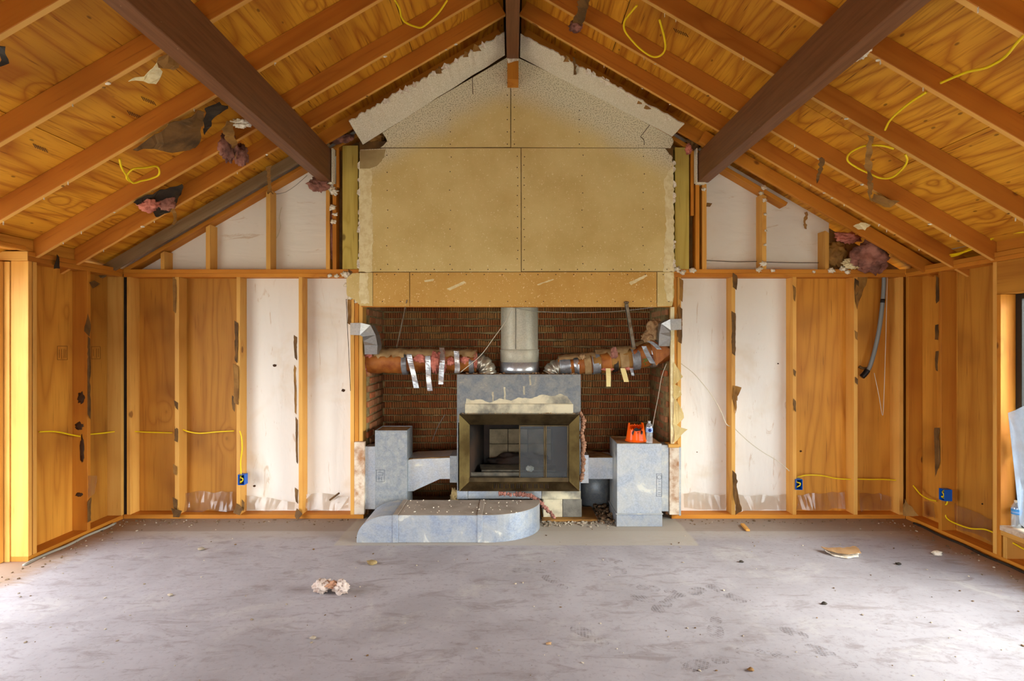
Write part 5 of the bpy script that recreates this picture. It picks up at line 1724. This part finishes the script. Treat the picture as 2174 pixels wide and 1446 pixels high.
# white drywall edging round the beam ends
for s, x0, x1, lab in ((-1, -1.91, -1.775, 'left'), (1, 1.815, 1.95, 'right')):
    t_ = thing('beam_edging', 'white drywall edging around the %s beam end' % lab, 'edging', (x0, 5.62, 3.33), 'edgings at the beam ends')
    xi = x1 if s < 0 else x0
    box('side_edge', xi - .012 if s > 0 else xi, xi if s > 0 else xi + .016, 5.58, 5.65, 3.33, 3.66, POP, t_, 'z', 0)
    box('bottom_edge', x0 + (.1 if s < 0 else 0), x1 - (0 if s < 0 else .05), 5.60, 5.65, 3.318, 3.332, POP, t_, 'x', 0)

# ---- yellow cables under the roof
YG = 'yellow cables'
def rcable(pts, label, off=0.03, r=.0075, mat=YEL):
    return wire('yellow_cable', [PR(px, py, off) for px, py in pts], r, mat, label, 'cable', YG)
rcable([(254, 338), (258, 355), (268, 372), (282, 388), (300, 384), (318, 380), (336, 372), (338, 360), (330, 353), (308, 356), (285, 358), (272, 368), (270, 380), (284, 389)], 'yellow cable loop hanging low on the left slope', .05)
rcable([(838, 0), (848, 18), (852, 36), (862, 48), (880, 56), (895, 58), (912, 46), (932, 26), (950, 0)], 'yellow cable drooping near the top left of the ridge', .12)
rcable([(1352, 12), (1338, 28), (1326, 45), (1326, 64), (1340, 84), (1362, 106), (1385, 120), (1402, 118), (1412, 104), (1410, 78), (1400, 42)], 'yellow cable loop drooping right of the ridge', .12)
rcable([(2174, 75), (2158, 92), (2132, 122), (2095, 143), (2050, 154), (1997, 176)], 'yellow cable between the two upper right rafters', .0)
rcable([(1966, 196), (1935, 216), (1905, 240), (1888, 258), (1879, 276)], 'short yellow cable run one rafter below on the right slope', .0)
rcable([(1898, 316), (1870, 309), (1835, 310), (1806, 324), (1799, 340), (1818, 355), (1845, 368), (1870, 378), (1895, 376), (1918, 356), (1926, 340), (1922, 328)], 'round yellow cable loop behind the hanging brown strip', .08)
def pcable(pts, fn, label, mat=YEL, r=.0065, name='yellow_cable', cat='cable', group=YG):
    return wire(name, [fn(px, py) for px, py in pts], r, mat, label, cat, group)
XC = XR - .05
pcable([(1980, 538), (2000, 545), (2030, 542), (2062, 526), (2095, 506), (2125, 493), (2174, 483)], lambda a, b: PX(a, b, XR - .02), 'upper yellow cable of the bundle over the right wall plate', r=.009)
pcable([(1985, 541), (2010, 542), (2050, 534), (2090, 517), (2120, 500), (2174, 492)], lambda a, b: PX(a, b, XR - .03), 'lower yellow cable of the bundle over the right wall plate', r=.009)
pcable([(1960, 532), (1990, 534), (2030, 526), (2090, 512), (2130, 503), (2174, 490)], lambda a, b: PX(a, b, XR - .01), 'grey cable of the bundle over the right wall plate', GREYC, .009, 'grey_cable')
# wall cables
pcable([(83, 917), (108, 916), (128, 918), (150, 923), (172, 927)], lambda a, b: PX(a, b, XL - .07), 'yellow cable across the left wall bay nearest the doorway')
pcable([(191, 922), (215, 920), (246, 916)], lambda a, b: PX(a, b, XL - .07), 'yellow cable across the left wall bay next to the corner')
pcable([(285, 916), (320, 918), (366, 919)], lambda a, b: PY(a, b, YB + .07), 'yellow cable in the corner bay of the back wall left')
pcable([(388, 912), (402, 917), (425, 920), (460, 917), (497, 915)], lambda a, b: PY(a, b, YB + .07), 'yellow cable in the second plywood bay on the left')
pcable([(509, 915), (513, 930), (514, 955), (511, 980), (512, 1008)], lambda a, b: PY(a, b, YB - .012), 'yellow cable dropping to the blue box on the left')
pcable([(1692, 1014), (1712, 1009), (1745, 1010), (1775, 1016), (1808, 1018)], lambda a, b: PY(a, b, YB + .05), 'yellow cable from the right blue box across the plywood bay')
pcable([(1820, 1017), (1845, 1018), (1875, 1018), (1908, 1020)], lambda a, b: PY(a, b, YB + .05), 'yellow cable in the corner bay of the back wall right')
pcable([(1932, 1022), (1942, 1035), (1955, 1050), (1972, 1060), (1988, 1064)], lambda a, b: PX(a, b, XR + .05), 'yellow cable across the right wall corner bay')
pcable([(2012, 1060), (2010, 1070), (2004, 1074), (2006, 1090), (2012, 1102), (2030, 1112), (2060, 1122), (2090, 1124), (2110, 1131)], lambda a, b: PX(a, b, XR + .04), 'yellow cable looping down from the blue box on the right wall')
pcable([(2146, 1150), (2158, 1157), (2185, 1172)], lambda a, b: PX(a, b, XR + .05), 'yellow cable stub under the window sill')
WG = 'pale wires'
pcable([(1446, 772), (1470, 790), (1490, 812), (1510, 838), (1530, 872), (1542, 900), (1551, 905)], lambda a, b: PY(a, b, YB + .03), 'white wire sagging over the first white bay on the right', WHITEC, .0045, 'white_wire', 'wire', WG)
pcable([(1560, 910), (1590, 938), (1620, 960), (1650, 978), (1676, 1000)], lambda a, b: PY(a, b, YB + .03), 'white wire sagging over the second white bay on the right', WHITEC, .0045, 'white_wire', 'wire', WG)
pcable([(1884, 588), (1882, 660), (1880, 740), (1877, 830), (1874, 882), (1866, 840), (1856, 792)], lambda a, b: PY(a, b, YB + .04), 'thin white wire hanging in the right corner bay', WHITEC, .003, 'white_wire', 'wire', WG)
pcable([(1500, 553), (1560, 556), (1612, 555)], lambda a, b: PY(a, b, YS - .02), 'dark thin wire across the right gable panel beside the beam', DARKC, .003, 'dark_wire', 'wire', 'dark wires')
pcable([(1622, 556), (1680, 558), (1750, 558)], lambda a, b: PY(a, b, YS - .02), 'dark thin wire across the outer right gable panel', DARKC, .003, 'dark_wire', 'wire', 'dark wires')
cd = thing('conduit', 'grey flexible conduit with a black fitting in the right corner bay', 'conduit', PY(1840, 795, YB + .05))
tube('conduit_tube', [PY(1877, 585, YB + .05), PY(1875, 630, YB + .05), PY(1868, 690, YB + .05), PY(1858, 740, YB + .05), PY(1848, 775, YB + .05), PY(1840, 790, YB + .05)], .020, CONDUIT, cd, 12)
tube('fitting', [PY(1842, 786, YB + .05), PY(1836, 794, YB + .05), PY(1830, 800, YB + .05)], .027, BLACKP, cd, 12)
tube('sleeve', [PY(1874.5, 635, YB + .05), PY(1873.5, 643, YB + .05)], .0215, BLACKP, cd, 12)
tube('stub', [PY(1842, 782, YB + .09), PY(1832, 782, YB + .09), PY(1824, 778, YB + .10)], .014, KRAFTD, cd, 10)

# ---- blue electrical boxes
def ebox(label, c, axis='y'):
    b = thing('electrical_box', label, 'box', c, 'blue electrical boxes')
    w_, h_, d_ = .062, .10, .07
    R = Matrix.Identity(4) if axis == 'y' else Matrix.Rotation(-H, 4, 'Z')
    M = Matrix.Translation(Vector(c)) @ R
    bm = bmesh.new()
    def add(cx, cy, cz, sx, sy, sz):
        r = bmesh.ops.create_cube(bm, size=1.0)
        for v in r['verts']:
            v.co = Vector((v.co.x * sx + cx, v.co.y * sy + cy, v.co.z * sz + cz))
    t_ = .004
    add(0, d_, 0, w_, t_, h_); add(-w_ / 2, d_ / 2, 0, t_, d_, h_); add(w_ / 2, d_ / 2, 0, t_, d_, h_); add(0, d_ / 2, h_ / 2, w_, d_, t_); add(0, d_ / 2, -h_ / 2, w_, d_, t_)
    link('box_shell', bm_mesh('box_shell', bm), BLUE, b, M)
    link('box_back', cuboid('box_back', w_ - .006, .002, h_ - .006), BLUED, b, M @ Matrix.Translation(Vector((0, d_ - .004, 0))))
    pts = [Vector((-.01, .05, .045)), Vector((-.015, .02, .02)), Vector((.012, .008, .012)), Vector((.01, .012, -.012)), Vector((-.012, .01, -.022)), Vector((-.008, .03, -.035))]
    pw = [M @ p for p in pts]
    tube('wire_coil', pw, .006, YEL, b, 8)
    return b
ebox('blue electrical box on the stud between plywood and white sheathing, left', PY(512, 1019, YB - .03))
ebox('blue electrical box on the stud where the white wire ends, right', PY(1697, 1029, YB - .02))
ebox('blue electrical box on the right side wall stud', PX(2002, 1047, XR + .03) + Vector((-.05, -.05, 0)), 'x')

# ---- clear film along the wall foot
def film(label, pts, seed):
    o = scrap('plastic_film', pts, FILM, None, .0008, .025, seed, .01, .06, 6.0)
    return tag(o, label, 'plastic', 'clear film along the wall foot')
film('clear plastic film at the foot of the second plywood bay, left', [PY(388, 1046, YS - .03), PY(495, 1044, YS - .03), PY(496, 1084, YS - .06), PY(388, 1086, YS - .06)], 401)
film('clear plastic film at the foot of the first white bay, left', [PY(516, 1050, YS - .03), PY(625, 1066, YS - .03), PY(625, 1084, YS - .06), PY(516, 1084, YS - .06)], 402)
film('clear plastic film at the foot of the white bay beside the chase', [PY(645, 1050, YS - .03), PY(738, 1054, YS - .03), PY(738, 1082, YS - .06), PY(645, 1084, YS - .06)], 403)
film('clear plastic film at the foot of the first white bay, right', [PY(1452, 1048, YS - .03), PY(1540, 1050, YS - .03), PY(1540, 1082, YS - .06), PY(1452, 1080, YS - .06)], 404)
film('clear plastic film at the foot of the second white bay, right', [PY(1564, 1052, YS - .03), PY(1668, 1050, YS - .03), PY(1668, 1082, YS - .06), PY(1564, 1084, YS - .06)], 405)
film('shiny crumpled film at the foot of the plywood bay, right', [PY(1692, 1048, YS - .03), PY(1794, 1046, YS - .03), PY(1796, 1082, YS - .07), PY(1692, 1084, YS - .07)], 406)
film('clear plastic film at the foot of the right corner bay', [PY(1824, 1050, YS - .03), PY(1892, 1052, YS - .03), PY(1892, 1084, YS - .06), PY(1824, 1084, YS - .06)], 407)
XF = XR + D6 - .02
film('clear plastic film at the foot of the wide right wall bay', [PX(2025, 1072, XF), PX(2106, 1100, XF), PX(2106, 1150, XF - .01), PX(2025, 1118, XF - .01)], 408)
film('clear plastic film at the foot of the right wall corner bay', [PX(1958, 1062, XF), PX(1986, 1070, XF), PX(1986, 1102, XF - .01), PX(1958, 1094, XF - .01)], 409)
# plastic sheet hung in the window and the panel outside
o = scrap('plastic_drape', [PX(2152, 876, XR + .06), PX(2180, 862, XR + .05), PX(2330, 850, XR + .05), PX(2340, 1190, XR + .05), PX(2180, 1120, XR + .07), PX(2166, 1110, XR + .08), PX(2158, 1000, XR + .07)], DRAPE, None, .001, .05, 420, .01, .08, 4.0)
tag(o, 'milky plastic sheet draped inside the right window', 'plastic')
ep = thing('outside_panel', 'grey blue flat panel standing outside the right window', 'panel', (4.5, 4.6, -0.2))
box('panel_sheet', 4.40, 4.43, 4.3, 5.2, -0.2, 2.35, SCREENM, ep, 'z')
lathe('panel_knob', [(0, 0), (.02, 0), (.02, .02), (0, .02)], BLACKP, ep, (4.385, 4.42, 1.6), 12)

# small marks on the white sheathing: a knot hole, a stub, a stain
def dot(px, py, r, mat, y=YS - .003):
    blob('dark_mark', PY(px, py, y), (r, .004, r * .8), mat, wb, int(px), .3, 2, 2)
dot(583, 776, .018, INK); dot(729, 829, .02, INK); dot(540, 1032, .014, INK); dot(556, 386, .008, INK); dot(1652, 772, .008, INK); dot(1480, 960, .006, KRAFTD); dot(1700, 958, .012, INK); dot(2086, 1070, .01, INK, 4.9)
tube('crack', [PY(598, 440, YS - .002), PY(593, 462, YS - .002), PY(596, 480, YS - .002), PY(590, 500, YS - .002), PY(580, 516, YS - .002)], .004, WHITEC, wb, 5, sm=2)
tube('crack', [PY(652, 372, YS - .002), PY(630, 392, YS - .002), PY(606, 408, YS - .002), PY(585, 412, YS - .002)], .003, GREYC, wb, 5, sm=2)
o = board('wood_stub', PY(700, 1062, YS - .05), PY(720, 1047, YS - .09), .02, .016, KRAFTD)
tag(o, 'small dark wooden stub poking from the white sheathing', 'stub')
# printed grade stamps on plywood
def stamp_x(parent, xw_, px0, px1, py0, py1, rows):
    for a, b in [((px0, py0), (px1, py0)), ((px1, py0), (px1, py1)), ((px1, py1), (px0, py1)), ((px0, py1), (px0, py0))] + rows:
        A, B = PX(*a, xw_), PX(*b, xw_)
        board('grade_stamp', A, B, .001, .003, INK, parent, up=Vector((1, 0, 0)).cross((B - A).normalized()), bev=0)
stamp_x(wl, XL - D6 + .001, 122, 143, 735, 764, [((126, 742), (126, 760)), ((131, 741), (131, 762)), ((136, 741), (136, 760)), ((140, 742), (140, 760))])
stamp_x(wl, XL - D6 + .001, 194, 213, 736, 762, [((198, 742), (198, 756)), ((205, 740), (205, 760)), ((209, 740), (209, 758))])
for (px, py) in [(300, 205), (270, 235), (70, 305), (1430, 60)]:
    for k in range(6):
        a = PR(px + k * 5, py + k * 2, -.150); b = PR(px + k * 5 + 6, py + k * 2 + 9, -.150)
        board('grade_stamp', a, b, .004, .001, INK, ceiling, bev=0)

# ================================================================== THE FLOOR
# boot prints: tread blocks pressed in the dust, flat marks on the slab
def print_mesh(seed):
    rn = random.Random(seed)
    bm = bmesh.new()
    def quad(x, y, sx, sy, a):
        c, s_ = math.cos(a), math.sin(a)
        vs = [bm.verts.new((x + c * u * sx - s_ * v * sy, y + s_ * u * sx + c * v * sy, 0)) for u, v in ((-.5, -.5), (.5, -.5), (.5, .5), (-.5, .5))]
        bm.faces.new(vs)
    for part in ((0.40, 1.0), (0.0, 0.34)):
        L_, R_ = [], []
        for i in range(11):
            t = part[0] + (part[1] - part[0]) * i / 10
            e = (i / 10) * (1 - i / 10) * 4
            w_ = (0.050 if part[0] > 0 else 0.037) * (max(e, 0.0) ** 0.32)
            cx = 0.010 * math.sin(t * 3.1)
            L_.append((cx - w_, -.145 + .29 * t)); R_.append((cx + w_, -.145 + .29 * t))
        pts = L_ + R_[::-1][1:-1]
        bm.faces.new([bm.verts.new((x, y, 0)) for x, y in pts])
    me = bm_mesh('boot_print', bm)
    me.materials.append(FOOT)
    return me
prints = [print_mesh(k) for k in range(3)]
for i, (px, py, ang) in enumerate([(1394, 1252, 70), (1492, 1252, 118), (1547, 1262, -150), (1382, 1276, 60), (1412, 1284, 140), (1522, 1332, 160), (1667, 1334, -145), (1617, 1388, 80), (1500, 1410, 110), (1177, 1236, 30), (1317, 1204, 175), (1762, 1392, 35), (1450, 1262, 100), (1250, 1350, 40), (1120, 1212, 85)]):
    p = PZ(px, py, 0.0012)
    link('boot_print', prints[i % 3], None, floor, Matrix.Translation(p) @ Matrix.Rotation(math.radians(ang), 4, 'Z'))
# pieces lying about
o = thing('fibreglass_chunk', 'pinkish white fibreglass chunk lying alone on the floor left of centre', 'insulation', PZ(707, 1258, 0))
CHUNK = plain('dusty_white_fibreglass', srgb(206, 190, 178), 0.95, 0, srgb(158, 134, 120), 14, 0.8, 70)
p = PZ(690, 1258, 0)
blob('tuft', p + Vector((-.02, 0, .045)), (.055, .05, .045), CHUNK, o, 91, .45)
blob('tuft', p + Vector((.045, 0, .055)), (.055, .035, .022), WOOL2, o, 92, .5)
blob('tuft', p + Vector((.12, -.01, .042)), (.05, .045, .042), CHUNK, o, 93, .45)
cb = thing('cardboard_scrap', 'torn brown cardboard and plaster scrap lying on the right floor', 'cardboard', PZ(1785, 1178, 0))
scrap('top_sheet', [PZ(1742, 1163, .03), PZ(1790, 1163, .035), PZ(1818, 1160, .035), PZ(1828, 1174, .03), PZ(1800, 1178, .035), PZ(1765, 1172, .03)], CARD, cb, .004, .008, 95, .004)
scrap('under_sheet', [PZ(1752, 1170, .006), PZ(1775, 1166, .006), PZ(1824, 1172, .008), PZ(1822, 1182, .006), PZ(1798, 1186, .004), PZ(1772, 1182, .004)], CHALK, cb, .010, .004, 96, .004)
o = board('wood_chip', PZ(1576, 1113, .012), PZ(1588, 1126, .012), .035, .02, STUD)
tag(o, 'small split wood chip on the floor near the right wall foot', 'wood')
for i, (px, py, r, m, lab) in enumerate([(790, 1198, .03, MORT, 'grey plaster crumb on the floor before the round duct'), (665, 1356, .014, PEBB, 'tiny white crumb in the left foreground'), (361, 1265, .014, PEBB, 'small grey pebble on the left floor'), (426, 1168, .022, PEBB, 'pale pebble near the left wall foot'), (1908, 1199, .016, TARP, 'small black scrap on the bright right floor'), (1750, 1283, .014, TARP, 'dark crumb in the middle of the right floor'),
                                         (1165, 1368, .012, WOOL, 'tan crumb in the centre foreground'), (1594, 1424, .014, KRAFTD, 'brown crumb at the bottom edge of the floor'), (1574, 1194, .014, TARP, 'dark crumb below the wood chip'), (1990, 1178, .03, CHALK, 'white paper flake beside the right wall plate')]):
    q = PZ(px, py, 0)
    o = blob('floor_crumb', q + Vector((0, 0, r * .5)), (r * 1.3, r, r * .6), m, None, 500 + i, .5, 2.2, 2)
    tag(o, lab, 'crumb', 'crumbs on the floor')
def scatter(r):
    return Vector((r.uniform(-3.7, 3.7), r.uniform(2.4, 5.55), 0))
def bysides(r):
    s_ = r.choice((-1, 1))
    return Vector((s_ * (3.84 - abs(r.gauss(0, .14))), r.uniform(3.0, 5.6), 0)) if r.random() < .6 else Vector((r.choice((-1, 1)) * r.uniform(1.6, 3.8), 5.62 - abs(r.gauss(0, .07)), 0))
rubble('floor_grit', scatter, 200, .009, PEBB, 'fine pale grit scattered over the concrete floor', 'grit', 21)
rubble('floor_grit', scatter, 90, .009, KRAFTD, 'fine dark grit scattered over the concrete floor', 'grit', 22)
rubble('floor_grit', bysides, 260, .014, DIRT, 'brown dirt and splinters along the wall feet', 'grit', 23)
rubble('floor_grit', bysides, 130, .010, PEBB, 'white plaster bits along the wall feet', 'grit', 24)
for s_, X0 in ((-1, XL + .03), (1, XR - .03)):
    pts = [Vector((X0 + .01 * math.sin(k * 1.7), 5.5 - k * .13, .006)) for k in range(9 if s_ < 0 else 14)]
    o = tube('sealer_bead', pts, .012, TARP if s_ > 0 else GREYC, None, 8, sm=3)
    tag(o, 'ragged %s strip along the %s wall plate' % ('black' if s_ > 0 else 'pale', 'right' if s_ > 0 else 'left'), 'strip')
